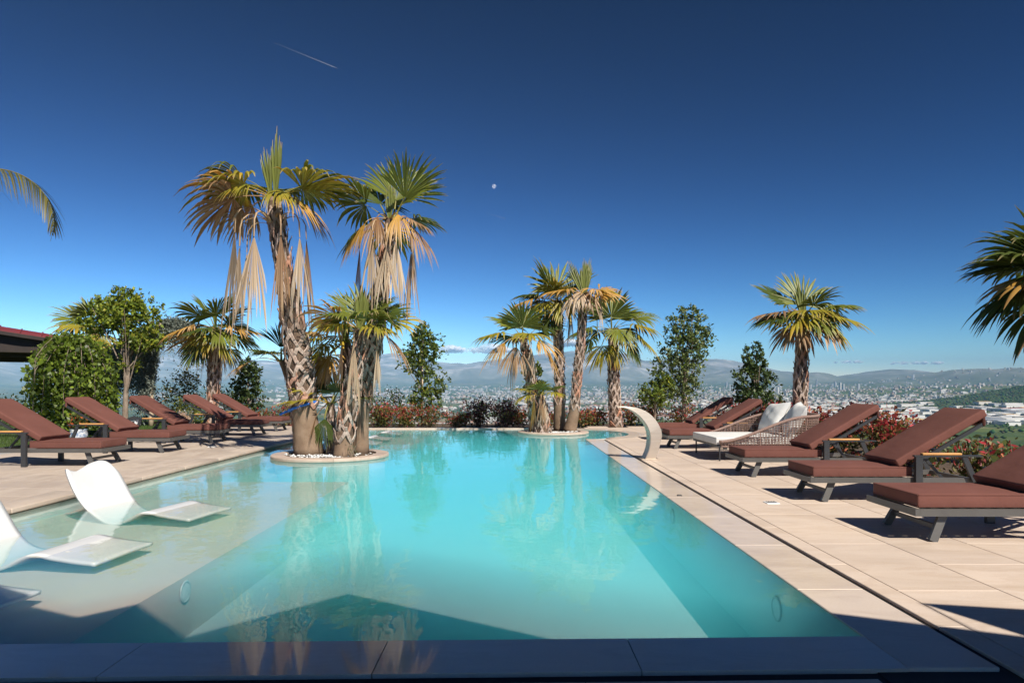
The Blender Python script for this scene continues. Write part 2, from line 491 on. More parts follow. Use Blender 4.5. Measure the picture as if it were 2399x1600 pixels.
def build_land():
    az = np.unique(np.concatenate([np.radians(np.arange(-48, 48.01, 0.16)), np.radians(np.arange(48, 312.1, 6.0))]))
    rr = np.concatenate([[0.0, 15, 26, 28, 31, 34, 40, 50, 65, 90, 120, 170, 240, 330, 450, 600, 800], np.arange(1000, 4600, 75), np.arange(4600, 10200, 250), np.arange(10200, 15800, 90), np.arange(15800, 26000, 700)])
    A, R = np.meshgrid(az, rr)
    X = R*np.sin(A); Y = R*np.cos(A)
    Z = land(X, Y)
    V = np.stack([X, Y, Z], -1).reshape(-1, 3)
    na = len(az); nr = len(rr)
    i, j = np.meshgrid(np.arange(nr-1), np.arange(na), indexing='ij')
    j2 = (j+1) % na
    F = np.stack([i*na+j, i*na+j2, (i+1)*na+j2, (i+1)*na+j], -1).reshape(-1, 4)
    # the hill and the slopes are wooded, the plain is fields, the heights are bare rock
    me = np_mesh('terrain', V, F[:, ::-1], None, True)
    m, nt, out = new_mat('countryside')
    p = nt.nodes.new('ShaderNodeBsdfPrincipled')
    v = coords(nt, 'pos', (1,1,1))
    vo = N(nt, 'ShaderNodeTexVoronoi', feature='F1'); vo.inputs['Scale'].default_value = 0.0085
    st = coords(nt, 'pos', (1, 0.45, 0.0))
    nt.links.new(st, vo.inputs['Vector'])
    sp = nt.nodes.new('ShaderNodeSeparateColor'); nt.links.new(vo.outputs['Color'], sp.inputs[0])
    fields = ramp(nt, sp.outputs[0], [(0.0,(0.060,0.085,0.022)),(0.25,(0.105,0.135,0.035)),(0.45,(0.05,0.085,0.025)),(0.62,(0.19,0.17,0.07)),(0.8,(0.085,0.115,0.03)),(1.0,(0.23,0.19,0.11))])
    big = noise(nt, v, 0.0045, 6, 0.62)
    wood = ramp(nt, noise(nt, v, 0.03, 5, 0.7), [(0.3,(0.025,0.045,0.014)),(0.6,(0.06,0.09,0.026)),(0.8,(0.12,0.135,0.05))])
    c = mixc(nt, fields, wood, ramp(nt, big, [(0.47,(0,0,0)),(0.56,(1,1,1))]))
    g = nt.nodes.new('ShaderNodeNewGeometry')
    sx = nt.nodes.new('ShaderNodeSeparateXYZ'); nt.links.new(g.outputs['Position'], sx.inputs[0])
    mr = nt.nodes.new('ShaderNodeMapRange'); mr.inputs['From Min'].default_value = -70; mr.inputs['From Max'].default_value = -40
    nt.links.new(sx.outputs[2], mr.inputs['Value'])
    # the wooded hill (east of the plain)
    mx_ = nt.nodes.new('ShaderNodeMapRange'); mx_.inputs['From Min'].default_value = 1500; mx_.inputs['From Max'].default_value = 1750
    nt.links.new(sx.outputs[0], mx_.inputs['Value'])
    my_ = nt.nodes.new('ShaderNodeMapRange'); my_.inputs['From Min'].default_value = 4800; my_.inputs['From Max'].default_value = 4300
    nt.links.new(sx.outputs[1], my_.inputs['Value'])
    my2 = nt.nodes.new('ShaderNodeMapRange'); my2.inputs['From Min'].default_value = 2350; my2.inputs['From Max'].default_value = 2700
    nt.links.new(sx.outputs[1], my2.inputs['Value'])
    def mul(a, b):
        k = N(nt, 'ShaderNodeMath', operation='MULTIPLY'); nt.links.new(a, k.inputs[0]); nt.links.new(b, k.inputs[1]); return k.outputs[0]
    hillf = mul(mul(mul(mr.outputs[0], mx_.outputs[0]), my_.outputs[0]), my2.outputs[0])
    c = mixc(nt, c, wood, hillf)
    mr2 = nt.nodes.new('ShaderNodeMapRange'); mr2.inputs['From Min'].default_value = 60; mr2.inputs['From Max'].default_value = 330
    nt.links.new(sx.outputs[2], mr2.inputs['Value'])
    rock = ramp(nt, noise(nt, coords(nt, 'pos', (1,1,1.6)), 0.0016, 9, 0.66, 0.6), [(0.34,(0.10,0.11,0.08)),(0.5,(0.19,0.19,0.17)),(0.6,(0.36,0.345,0.325)),(0.68,(0.52,0.50,0.47))])
    slope = ramp(nt, noise(nt, v, 0.003, 7, 0.65), [(0.35,(0.065,0.085,0.05)),(0.62,(0.14,0.15,0.105)),(0.75,(0.30,0.27,0.23))])
    c2 = mixc(nt, slope, rock, mr2.outputs[0])
    mr3 = nt.nodes.new('ShaderNodeMapRange'); mr3.inputs['From Min'].default_value = 10; mr3.inputs['From Max'].default_value = 70
    nt.links.new(sx.outputs[2], mr3.inputs['Value'])
    inv = N(nt, 'ShaderNodeMath', operation='SUBTRACT'); inv.inputs[0].default_value = 1.0; nt.links.new(hillf, inv.inputs[1])
    c = mixc(nt, c, c2, mul(mr3.outputs[0], inv.outputs[0]))
    nt.links.new(c, p.inputs['Base Color'])
    p.inputs['Roughness'].default_value = 0.95
    p.inputs['Specular IOR Level'].default_value = 0.1
    nt.links.new(p.outputs[0], out.inputs[0])
    o = obj('terrain', me, m)
    tag(o, 'hillside falling to a plain of fields with hazy mountains behind', None, None, 'structure')
build_land()

def bbox_city():
    rs = np.random.RandomState(11)
    recs = []
    def put(x, y, w, d, h, rot, col, roof, kind):
        recs.append((x, y, w, d, h, rot, col, roof, kind))
    n = 0; tries = 0
    walls = np.array([(0.72,0.70,0.66),(0.62,0.58,0.52),(0.70,0.62,0.52),(0.55,0.55,0.55),(0.75,0.73,0.70),(0.60,0.48,0.40)])
    roofs = np.array([(0.36,0.13,0.07),(0.42,0.20,0.12),(0.55,0.53,0.50),(0.30,0.12,0.08),(0.66,0.64,0.60)])
    # houses and blocks of the city, dense in the middle and to the right
    m = 46000
    u = rs.uniform(-0.86, 0.86, m)
    yy = np.exp(rs.uniform(math.log(1700), math.log(10400), m))
    px = 1199 + 1600*u
    xx = u*yy
    clump = fnoise(xx, yy, 1500, 3, 8) + 0.5*fnoise(xx, yy, 420, 2, 9)
    cl = np.interp(px, [0,450,700,900,1150,1500,2399], [-0.75,-0.55,-0.25,-0.05,0.30,0.45,0.45])
    far = np.interp(yy, [1700,2400,3200,6000,10400], [-0.35,-0.05,0.12,0.38,0.2])
    keep = (clump + cl + far) > rs.uniform(0.05, 0.62, m)
    hillmask = ((xx-2950)/1000)**2 + ((yy-3250)/850)**2 < 1
    keep &= ~(hillmask & (rs.rand(m) > 0.015))
    keep &= ~((px > 1850) & (yy < 2900))
    keep &= ~((px > 2050) & (yy < 3600))
    idx = np.where(keep)[0][:6800]
    for i in idx:
        d = yy[i]
        if d < 4200 or rs.rand() < 0.45:
            w, dp, h = rs.uniform(9, 17), rs.uniform(9, 15), rs.uniform(5, 10)
            roof = roofs[rs.choice(5, p=[.28,.24,.16,.12,.20])]; k = 'house'
            if rs.rand() < 0.06: w, dp, h = rs.uniform(30, 70), rs.uniform(20, 40), rs.uniform(7, 11); roof = roofs[4]
        else:
            w, dp, h = rs.uniform(12, 30), rs.uniform(12, 24), rs.uniform(8, 19); roof = roofs[rs.choice([2,4,4,1])]; k = 'block'
            if 1700 < px[i] < 2150 and d > 6000 and rs.rand() < 0.04: h = rs.uniform(45, 85)
        put(xx[i], d, w, dp, h, rs.uniform(0, PI), walls[rs.randint(6)]*rs.uniform(0.4, 0.85), roof*rs.uniform(0.5, 0.9), k)
    # long pale sheds of the industrial belt at the foot of the hill
    for _ in range(250):
        d = rs.uniform(1950, 3350); uu = rs.uniform(0.40, 0.86)
        x = uu*d
        if ((x-2950)/850)**2 + ((d-3250)/700)**2 < 1: continue
        put(x, d, rs.uniform(35, 120), rs.uniform(22, 50), rs.uniform(7, 14), rs.choice([0.1, 0.25, 1.4])+rs.normal(0, 0.06), walls[rs.choice([0,3,4,1])]*rs.uniform(0.75, 1.1), (np.array([0.62,0.60,0.57]) if rs.rand() < 0.72 else np.array([(0.30,0.32,0.35),(0.45,0.16,0.10),(0.55,0.36,0.14)][rs.randint(3)]))*rs.uniform(0.85, 1.15), 'shed')
    P = np.array([(r[0], r[1]) for r in recs])
    G = land(P[:, 0], P[:, 1])
    size = np.array([max(r[2], r[3])*(r[4]+3)/(r[1]**2) for r in recs])
    order = np.argsort(-size)
    def geom(r, z):
        x, y, w, d, h, a, col, roof, k = r
        c, s = math.cos(a), math.sin(a)
        vs = []
        for (ix, iy, zz) in ((-1,-1,-3),(1,-1,-3),(1,1,-3),(-1,1,-3),(-1,-1,h),(1,-1,h),(1,1,h),(-1,1,h)):
            lx, ly = ix*w/2, iy*d/2
            vs.append((x+c*lx-s*ly, y+s*lx+c*ly, z+zz))
        fs = [(0,1,5,4),(1,2,6,5),(2,3,7,6),(3,0,4,7)]
        cs = [tuple(col)]*8
        rt = []
        rise = min(w, d)*0.22 if k == 'house' else (1.2 if k == 'shed' else 0.4)
        ov = 1.04
        for (ix, iy) in ((-1,-1),(1,-1),(1,1),(-1,1)):
            lx, ly = ix*w/2*ov, iy*d/2*ov
            rt.append((x+c*lx-s*ly, y+s*lx+c*ly, z+h+0.05))
        for ix in (-1, 1):
            lx = ix*w/2*(0.55 if k == 'house' else 1.03)
            rt.append((x+c*lx, y+s*lx, z+h+rise))
        rf = [(0,1,5,4),(2,3,4,5),(1,2,5),(3,0,4)]
        return vs, fs, cs, rt, rf, tuple(roof)
    names = {'house': ('house', 'small pale house among the fields and streets of the plain', 'house', 'houses spread over the plain'),
             'block': ('apartment_block', 'pale apartment block of the distant city', 'building', 'apartment blocks of the distant city'),
             'shed': ('warehouse', 'long low warehouse of the industrial belt below the green hill', 'warehouse', 'warehouses below the green hill')}
    cnt = {'house': 0, 'block': 0, 'shed': 0}
    lim = {'house': 90, 'block': 60, 'shed': 145}
    rest = MB()
    for q in order:
        r = recs[q]; k = r[8]
        vs, fs, cs, rt, rf, rc = geom(r, G[q])
        if cnt[k] < lim[k]:
            cnt[k] += 1
            nm, lb, ct, gp = names[k]
            base = (r[0], r[1], G[q])
            e = empty(nm, base)
            tone = 'red' if rc[0] > 2*rc[2] and rc[0] < 0.5 else ('pale' if rc[0] > 0.42 else 'grey')
            pxx = 1199+1600*r[0]/r[1]
            where = 'left of the near planter' if pxx < 640 else ('between the two planters' if pxx < 1200 else ('behind the far planter' if pxx < 1480 else ('between airy tree and lone palm' if pxx < 1870 else ('right of the lone palm' if pxx < 2150 else 'near the right edge'))))
            tag(e, {'house': tone+' roofed small house on the plain, seen '+where, 'block': tone+' roofed apartment block of the city, seen '+where, 'shed': tone+' roofed long warehouse below the green hill, seen '+where}[k], ct, gp)
            sub = lambda pts: [(p[0]-base[0], p[1]-base[1], p[2]-base[2]) for p in pts]
            a = MB(); a.add(sub(vs), fs, cs); a.build('wall', M['city'], e)
            b = MB(); b.add(sub(rt), rf, [rc]*6); b.build('roof', M['city'], e)
        else:
            rest.add(vs, fs, cs); rest.add(rt, rf, [rc]*6)
    tag(rest.build('distant_city', M['city']), 'dense pale mass of city buildings spread over the far plain', 'city', None, 'stuff')
    # trees standing between the houses and on the hill
    m = 15000
    u = rs.uniform(-0.9, 0.9, m)
    yy = np.exp(rs.uniform(math.log(700), math.log(9000), m)); xx = u*yy
    clump = fnoise(xx, yy, 800, 4, 12)
    keep = clump > rs.uniform(-0.15, 0.45, m)
    xx, yy = xx[keep], yy[keep]
    hx = rs.normal(2900, 560, 9500); hy = rs.normal(3100, 430, 9500)
    xx = np.concatenate([xx, hx]); yy = np.concatenate([yy, hy])
    zz = land(xx, yy)
    n = len(xx)
    s = rs.uniform(3, 7.5, n)
    ring = np.array([(1,0,0.55),(0.31,0.95,0.55),(-0.81,0.59,0.5),(-0.81,-0.59,0.55),(0.31,-0.95,0.5),(0.15,0.1,1.25),(0,0,-0.2)])
    V = np.stack([xx, yy, zz], -1)[:, None, :] + ring[None]*s[:, None, None]*rs.uniform(0.75, 1.25, (n, 7, 1))
    F = np.array([(0,1,5),(1,2,5),(2,3,5),(3,4,5),(4,0,5),(1,0,6),(2,1,6),(3,2,6),(4,3,6),(0,4,6)])
    Fa = (np.arange(n)[:, None, None]*7 + F[None]).reshape(-1, 3)
    cc = np.stack([rs.uniform(0.028, 0.07, n), rs.uniform(0.05, 0.105, n), rs.uniform(0.012, 0.03, n)], -1)
    C = np.repeat(cc[:, None, :], 7, 1).reshape(-1, 3)
    tag(obj('distant_grove', np_mesh('distant_grove', V.reshape(-1, 3), Fa, C), M['grove']), 'dark green trees scattered over the plain and the hill', 'trees', None, 'stuff')
bbox_city()

# ---- air between here and the mountains
hm = MB(); hm.box(-26500, 26500, -26500, 26500, -124, 1080)
hz = hm.build('haze', None)
m, nt, out = new_mat('pale_haze')
pv = nt.nodes.new('ShaderNodeVolumePrincipled')
pv.inputs['Color'].default_value = (0.35, 0.66, 1.0, 1)
pv.inputs['Density'].default_value = 5.0e-5
pv.inputs['Anisotropy'].default_value = -0.65
nt.links.new(pv.outputs[0], out.inputs['Volume'])
hz.data.materials.append(m)
tag(hz, 'thin blue haze lying over the plain and mountains', 'haze', None, 'stuff')

# ---- sky things: moon, contrails, clouds
def moon():
    d = 90000.0
    c = Vector((PX(1157, d), d, PZ(437, d)))
    bm = bmesh.new(); bmesh.ops.create_icosphere(bm, subdivisions=3, radius=d*4.9/1600)
    me = bpy.data.meshes.new('moon'); bm.to_mesh(me); bm.free()
    me.polygons.foreach_set('use_smooth', [True]*len(me.polygons))
    m, nt, out = new_mat('moon_dust')
    df = nt.nodes.new('ShaderNodeBsdfDiffuse')
    nz = noise(nt, coords(nt, 'obj', (1,1,1)), 0.006, 3)
    nt.links.new(ramp(nt, nz, [(0.4,(0.13,0.13,0.13)),(0.6,(0.27,0.27,0.26))]), df.inputs[0])
    tr = nt.nodes.new('ShaderNodeBsdfTransparent')
    ad = nt.nodes.new('ShaderNodeAddShader')
    nt.links.new(df.outputs[0], ad.inputs[0]); nt.links.new(tr.outputs[0], ad.inputs[1])
    nt.links.new(ad.outputs[0], out.inputs[0])
    o = obj('moon', me, m, None, c)
    tag(o, 'small pale gibbous moon in the blue sky', 'moon')
moon()
def vapour(name, alpha, col=(0.85,0.85,0.85), scale=None):
    m, nt, out = new_mat(name)
    df = nt.nodes.new('ShaderNodeBsdfDiffuse'); df.inputs[0].default_value = col + (1,)
    tr = nt.nodes.new('ShaderNodeBsdfTransparent')
    mx = nt.nodes.new('ShaderNodeMixShader'); mx.inputs[0].default_value = alpha
    if scale:
        nz = noise(nt, coords(nt, 'obj', (1,1,1)), scale, 5, 0.6)
        nt.links.new(ramp(nt, nz, [(0.35,(0,0,0)),(0.7,(alpha,alpha,alpha))]), mx.inputs[0])
    nt.links.new(tr.outputs[0], mx.inputs[1]); nt.links.new(df.outputs[0], mx.inputs[2])
    nt.links.new(mx.outputs[0], out.inputs[0])
    return m
M['trail'] = vapour('contrail_vapour', 0.13)
M['trail_thin'] = vapour('contrail_vapour_thin', 0.07)
M['cloud'] = vapour('cloud_vapour', 0.7, (0.97,0.94,0.93), 0.0016)
def contrail(p0, p1, d, r, label, mat):
    a = Vector((PX(p0[0], d), d, PZ(p0[1], d))); b = Vector((PX(p1[0], d*0.97), d*0.97, PZ(p1[1], d*0.97)))
    mb = MB(); k = 12
    mb.tube([(b-a)*(i/k) for i in range(k+1)], [r*(0.08+0.92*(i/k)**1.3)*(1 if i < k else 0.3) for i in range(k+1)], 8)
    o = mb.build('contrail', mat, None, True, a); tag(o, label, 'contrail')
contrail((640, 100), (790, 161), 32000, 22, 'longer white contrail high in the dark blue sky', M['trail'])
contrail((1135, 499), (1186, 513), 30000, 16, 'short faint contrail below the moon', M['trail_thin'])
def cloud(px, py, wpx, hpx, label, seed):
    rs = np.random.RandomState(seed); d = 34000.0
    s = d/1600
    bm = bmesh.new()
    for i in range(9):
        t = rs.uniform(-1, 1)
        t = -0.9+1.8*i/8+rs.uniform(-0.06, 0.06)
        r = max(hpx*s*0.55*(1-0.6*abs(t))*rs.uniform(0.8, 1.1), wpx*s*0.035)
        mt = Matrix.Translation((t*wpx*s*0.46, rs.uniform(-300, 300), r*0.55)) @ Matrix.Diagonal((1.9, 1.5, 0.75, 1))
        bmesh.ops.create_icosphere(bm, subdivisions=3, radius=r, matrix=mt)
    me = bpy.data.meshes.new('cloud'); bm.to_mesh(me); bm.free()
    co = np.zeros(len(me.vertices)*3, dtype=np.float32); me.vertices.foreach_get('co', co); co = co.reshape(-1, 3)
    nzv = fnoise(co[:, 0]+seed*999, co[:, 2]*1.3+co[:, 1], 420, 4, seed)
    co *= (1+0.0*nzv)[:, None]; co[:, 2] += nzv*hpx*s*0.28; co[:, 0] += nzv*wpx*s*0.05
    me.vertices.foreach_set('co', co.ravel()); me.polygons.foreach_set('use_smooth', [True]*len(me.polygons)); me.update()
    o = obj('cloud', me, M['cloud'], None, (PX(px, d), d, PZ(py+hpx/2, d)))
    tag(o, label, 'cloud', 'small clouds above the mountains')
cloud(1055, 812, 60, 24, 'small white cloud just right of the slim tree with a stake', 1)
cloud(1148, 812, 105, 24, 'wide white cloud bank left of the middle palms', 2)
cloud(1330, 798, 60, 22, 'white cloud showing between the palms of the far planter', 3)
cloud(1990, 845, 70, 9, 'thin pale cloud streak right of the lone palm', 4)
cloud(2150, 848, 120, 9, 'long thin pale cloud streak low over the right mountains', 5)

# ================================================================== pool and terrace
NEAR = lambda x: 3.232 + 0.0248*x            # near edge of the pool
XR, XL, YF = 1.686, -4.72, 19.45
CX, CY, CR = 1.07, 17.55, 1.90               # round bay at the far end
XS = -2.30                                   # edge of the sun shelf
def pool_outline(off=0.0):
    pts = [(XL-off, NEAR(XL)-off), (XR+off, NEAR(XR)-off)]
    R = CR+off
    a0 = -math.acos((XR+off-CX)/R)
    a1 = PI/2
    for i in range(41):
        a = a0 + (a1-a0)*i/40
        pts.append((CX+R*math.cos(a), CY+R*math.sin(a)))
    pts.append((XL-off, YF+off))
    return pts
def in_pool(x, y, off=0.0):
    if NEAR(x)-off < y < YF+off and XL-off < x < XR+off: return True
    return math.hypot(x-CX, y-CY) < CR+off

def basin():
    mb = MB(); ZF = -0.56; ZS = -0.13
    out = pool_outline(0.0); n = len(out)
    # wall from coping down to the floor
    vs = [(x, y, -0.001) for x, y in out] + [(x, y, ZF) for x, y in out]
    mb.add(vs, [(i, (i+1) % n, n+(i+1) % n, n+i) for i in range(n)])
    mb.add([(x, y, ZF) for x, y in out], [tuple(range(n))])
    sh = MB()
    def block(x0, x1, y0, y1, z):
        sh.add([(x0,y0,z),(x1,y0,z),(x1,y1,z),(x0,y1,z),(x1,y0,ZF),(x1,y1,ZF),(x0,y0,ZF),(x0,y1,ZF)],
               [(0,1,2,3),(1,4,5,2),(0,6,4,1),(3,2,5,7)])
    block(XL+.001, XS, NEAR(XL)-0.2, 9.6, ZS)
    block(XL+.001, XS, 14.9, YF-.001, ZS)
    block(XL+.001, -4.33, 9.6, 14.9, -0.10)
    block(XL+.002, -3.86, 9.6, 14.9, -0.23)
    block(XL+.003, -3.40, 9.6, 14.9, -0.36)
    o = mb.build('pool_basin', M['pool'])
    sh.build('sun_shelf', M['shelf'], o)
    tag(o, 'pale mosaic pool basin with two shallow sun shelves and steps', None, None, 'structure')
    w = obj('water', extrude_poly('water', pool_outline(0.012), -0.62, 0.0), M['water'])
    tag(w, 'still turquoise pool water', None, None, 'structure')
    # underwater lamps
    for (x, y, z, nx, lb) in ((XR-0.004, 4.34, -0.205, -1, 'round pool lamp nearest the camera on the right wall'),
                              (XR-0.004, 7.15, -0.15, -1, 'round pool lamp farther along the right wall'),
                              (XS+0.004, 4.80, -0.235, 1, 'round pool lamp in the wall of the sun shelf')):
        e = empty('pool_lamp', (x, y, z)); tag(e, lb, 'pool lamp', 'round lamps in the pool walls')
        rm = MB(); k = 28; rb = []
        prof = [(0.080, 0.0), (0.078, 0.006), (0.066, 0.008), (0.061, 0.003)]
        for (r, h) in prof:
            for i in range(k): rb.append((nx*h, r*math.cos(2*PI*i/k), r*math.sin(2*PI*i/k)))
        rm.add(rb, [(a*k+i, a*k+(i+1) % k, (a+1)*k+(i+1) % k, (a+1)*k+i) for a in range(3) for i in range(k)])
        rm.build('ring', M['light_ring'], e, True)
        lm = MB(); lm.add([(nx*0.004, 0.0605*math.cos(2*PI*i/k), 0.0605*math.sin(2*PI*i/k)) for i in range(k)] + [(nx*0.009, 0, 0)], [(i, (i+1) % k, k) for i in range(k)])
        lm.build('lens', M['lamp_lens'], e, True)
basin()

def grid_plate(x0, x1, y0, y1, step, keep, z0, z1):
    nx = max(1, round((x1-x0)/step)); ny = max(1, round((y1-y0)/step))
    mb = MB(); idx = {}
    def vid(i, j, t):
        if (i, j, t) not in idx:
            idx[(i, j, t)] = len(mb.v)
            mb.v.append((x0+(x1-x0)*i/nx, y0+(y1-y0)*j/ny, z1 if t else z0))
        return idx[(i, j, t)]
    K = [[keep(x0+(x1-x0)*(i+.5)/nx, y0+(y1-y0)*(j+.5)/ny) for j in range(ny)] for i in range(nx)]
    for i in range(nx):
        for j in range(ny):
            if not K[i][j]: continue
            mb.f.append((vid(i,j,1), vid(i+1,j,1), vid(i+1,j+1,1), vid(i,j+1,1)))
            for (di, dj, a, b) in ((-1,0,(i,j+1),(i,j)),(1,0,(i+1,j),(i+1,j+1)),(0,-1,(i,j),(i+1,j)),(0,1,(i+1,j+1),(i,j+1))):
                ii, jj = i+di, j+dj
                if not (0 <= ii < nx and 0 <= jj < ny) or not K[ii][jj]:
                    mb.f.append((vid(*a,0), vid(*b,0), vid(*b,1), vid(*a,1)))
    return mb

def terrace():
    # grout bed under the tiles; the slot drain is the gap between coping and tiles
    bed = grid_plate(1.6, 5.35, -4.0, 20.1, 0.15, lambda x, y: not in_pool(x, y, 0.10), -1.5, -0.012)
    b = bed.build('terrace', M['grout']); tag(b, 'paved pool terrace on the right of the water', None, None, 'structure')
    mb = MB(); mb.box(-9.0, XL-0.02, 2.0, 20.1, -1.5, 0.0595)
    bl = mb.build('terrace', M['grout']); tag(bl, 'paved terrace under the left row of loungers', None, None, 'structure')
    mb = MB(); mb.box(-9.0, 1.6, -4.0, 3.05, -1.5, -0.012)
    bn = mb.build('terrace', M['slot']); tag(bn, 'shaded terrace along the near edge of the pool', None, None, 'structure')
    mb = MB(); mb.box(XL-0.02, 1.6, YF+0.02, 20.1, -1.5, -0.012)
    bf = mb.build('terrace', M['grout']); tag(bf, 'narrow terrace along the far edge of the pool', None, None, 'structure')
    gp_ = grid_plate(2.128, 5.33, 2.2, 19.9, 0.08, lambda x, y: math.hypot(x-CX, y-CY) > 2.22, -0.0118, 0.0055)
    gp_.build('grout_bed', M['grout'], b)
    # slot floor
    sm = MB(); sm.box(2.075, 2.125, 2.72, 15.6, -0.011, -0.008); sm.build('slot_drain', M['slot'], b)
    sm = MB(); sm.box(1.55, 2.12, 2.70, 2.90, -0.0112, -0.0075); sm.build('slot_drain', M['slot'], b)
    # right tiles 0.6 x 1.2
    gap = 0.004
    tm = rbox('tile', 0.6-gap, 1.2-gap, 0.02, 0.003, 1, False)
    tm.materials.append(M['tile'])
    def ok(x, y): return math.hypot(x-CX, y-CY) > 2.2 and x > 2.125
    xs = [2.12, 2.26] + [2.26+0.603*k for k in range(1, 7)]
    for k in range(len(xs)-1):
        xa, xb = xs[k], xs[k+1]
        if xa > 5.2: break
        for j in range(-4, 19):
            ya = 1.0 + j*1.2 + (0.6 if k % 2 else 0.0); yb = ya+1.2
            if ya > 19.6: continue
            near = min(math.hypot(max(xa, min(CX, xb))-CX, max(ya, min(CY, yb))-CY), 9)
            far = max(math.hypot(x-CX, y-CY) for x in (xa, xb) for y in (ya, yb))
            if far < 2.25: continue
            if near < 2.2:
                me = grid_plate(xa+gap/2, xb-gap/2, ya+gap/2, yb-gap/2, 0.05, lambda x, y: math.hypot(x-CX, y-CY) > 2.17, -0.01, 0.01).mesh('tile')
                obj('tile', me, M['tile'], b)
            elif abs((xb-xa)-0.603) < 1e-3:
                obj('tile', tm, None, b, ((xa+xb)/2, (ya+yb)/2, 0))
            else:
                me = rbox('tile', xb-xa-gap, 1.2-gap, 0.02, 0.003, 1, False)
                obj('tile', me, M['tile'], b, ((xa+xb)/2, (ya+yb)/2, 0))
    # right coping slabs
    L = 1.13
    cm = rbox('coping_slab', 0.39, L-gap, 0.04, 0.004, 1, False); cm.materials.append(M['coping'])
    y = 2.905
    while y < 15.0:
        obj('coping_slab', cm, None, b, ((XR+2.08)/2, y+L/2, -0.012)); y += L
    k = rbox('coping_slab', 0.39, 15.72-y-gap, 0.04, 0.004, 1, False)
    if 15.72-y > 0.1: obj('coping_slab', k, M['coping'], b, ((XR+2.08)/2, (y+15.72)/2, -0.012))
    # curved coping round the bay
    a0 = -0.93; a1 = PI/2; ns = 9
    for i in range(ns):
        b0 = a0+(a1-a0)*i/ns+0.001; b1 = a0+(a1-a0)*(i+1)/ns-0.001
        pts = []
        for t in range(9):
            a = b0+(b1-b0)*t/8; pts.append((CX+2.30*math.cos(a), CY+2.30*math.sin(a)))
        for t in range(9):
            a = b1+(b0-b1)*t/8; pts.append((CX+CR*math.cos(a), CY+CR*math.sin(a)))
        pts = pts[::-1] if False else pts
        obj('coping_slab', extrude_poly('coping_slab', pts, -0.03, 0.014), M['coping'], b)
    # far coping
    x = XL+0.02; k = rbox('coping_slab', L-gap, 0.34, 0.06, 0.006, 2, False); k.materials.append(M['coping'])
    while x < CX-0.2:
        obj('coping_slab', k, None, bf, (x+L/2, YF+0.17, 0.0)); x += L
    # near coping, in the shade of the canopy (edges follow the slightly skewed pool end)
    for xa in (-5.104, -3.974, -2.844, -1.714, -0.584, 0.546):
        xb = xa+L
        xa2 = xa+gap/2; xb2 = xb-gap/2
        if xb > 1.6: xb2 = XR-0.002
        me = extrude_poly('coping_slab', [(xa2, NEAR(xa2)-0.375), (xb2, NEAR(xb2)-0.375), (xb2, NEAR(xb2)), (xa2, NEAR(xa2))], -0.03, 0.008)
        obj('coping_slab', me, M['coping_wet'], bn)
    for j in range(6):
        xa = -5.7+1.2*j
        for i in range(4):
            ya = 2.76-0.62*(i+1)
            obj('tile', extrude_poly('tile', [(xa, ya+xa*.0248), (xa+1.196, ya+(xa+1.196)*.0248), (xa+1.196, ya+0.616+(xa+1.196)*.0248), (xa, ya+0.616+xa*.0248)], -0.01, 0.008), M['tile'], bn)
    # left deck: bullnose edge then tiles 1.2 x 0.6
    lm = rbox('tile', 1.2-gap, 0.6-gap, 0.02, 0.003, 1, False); lm.materials.append(M['tile_left'])
    em = rbox('edge_slab', 0.34, L-gap, 0.05, 0.012, 3, True); em.materials.append(M['tile_left'])
    y = 3.0
    while y < 19.3:
        obj('edge_slab', em, None, bl, (XL-0.13, y+L/2, 0.042)); y += L
    for k in range(3):
        xb = XL-0.305-1.2*k; xa = xb-1.2
        for j in range(28):
            ya = 2.9+0.6*j+(0.0 if k % 2 == 0 else 0.3)
            obj('tile', lm, None, bl, ((xa+xb)/2, ya+0.3, 0.055))
    km = rbox('kerb_slab', 0.30, 1.2-gap, 0.06, 0.01, 1, False); km.materials.append(pm_grey)
    for j in range(14):
        obj('kerb_slab', km, None, bl, (XL-0.305-3.6-0.155, 3.0+1.2*j+0.6, 0.045))
pm_grey = mk_stone('grey_stone', (0.25,0.24,0.23), (0.36,0.35,0.33), (0.2,0.18,0.16))
terrace()

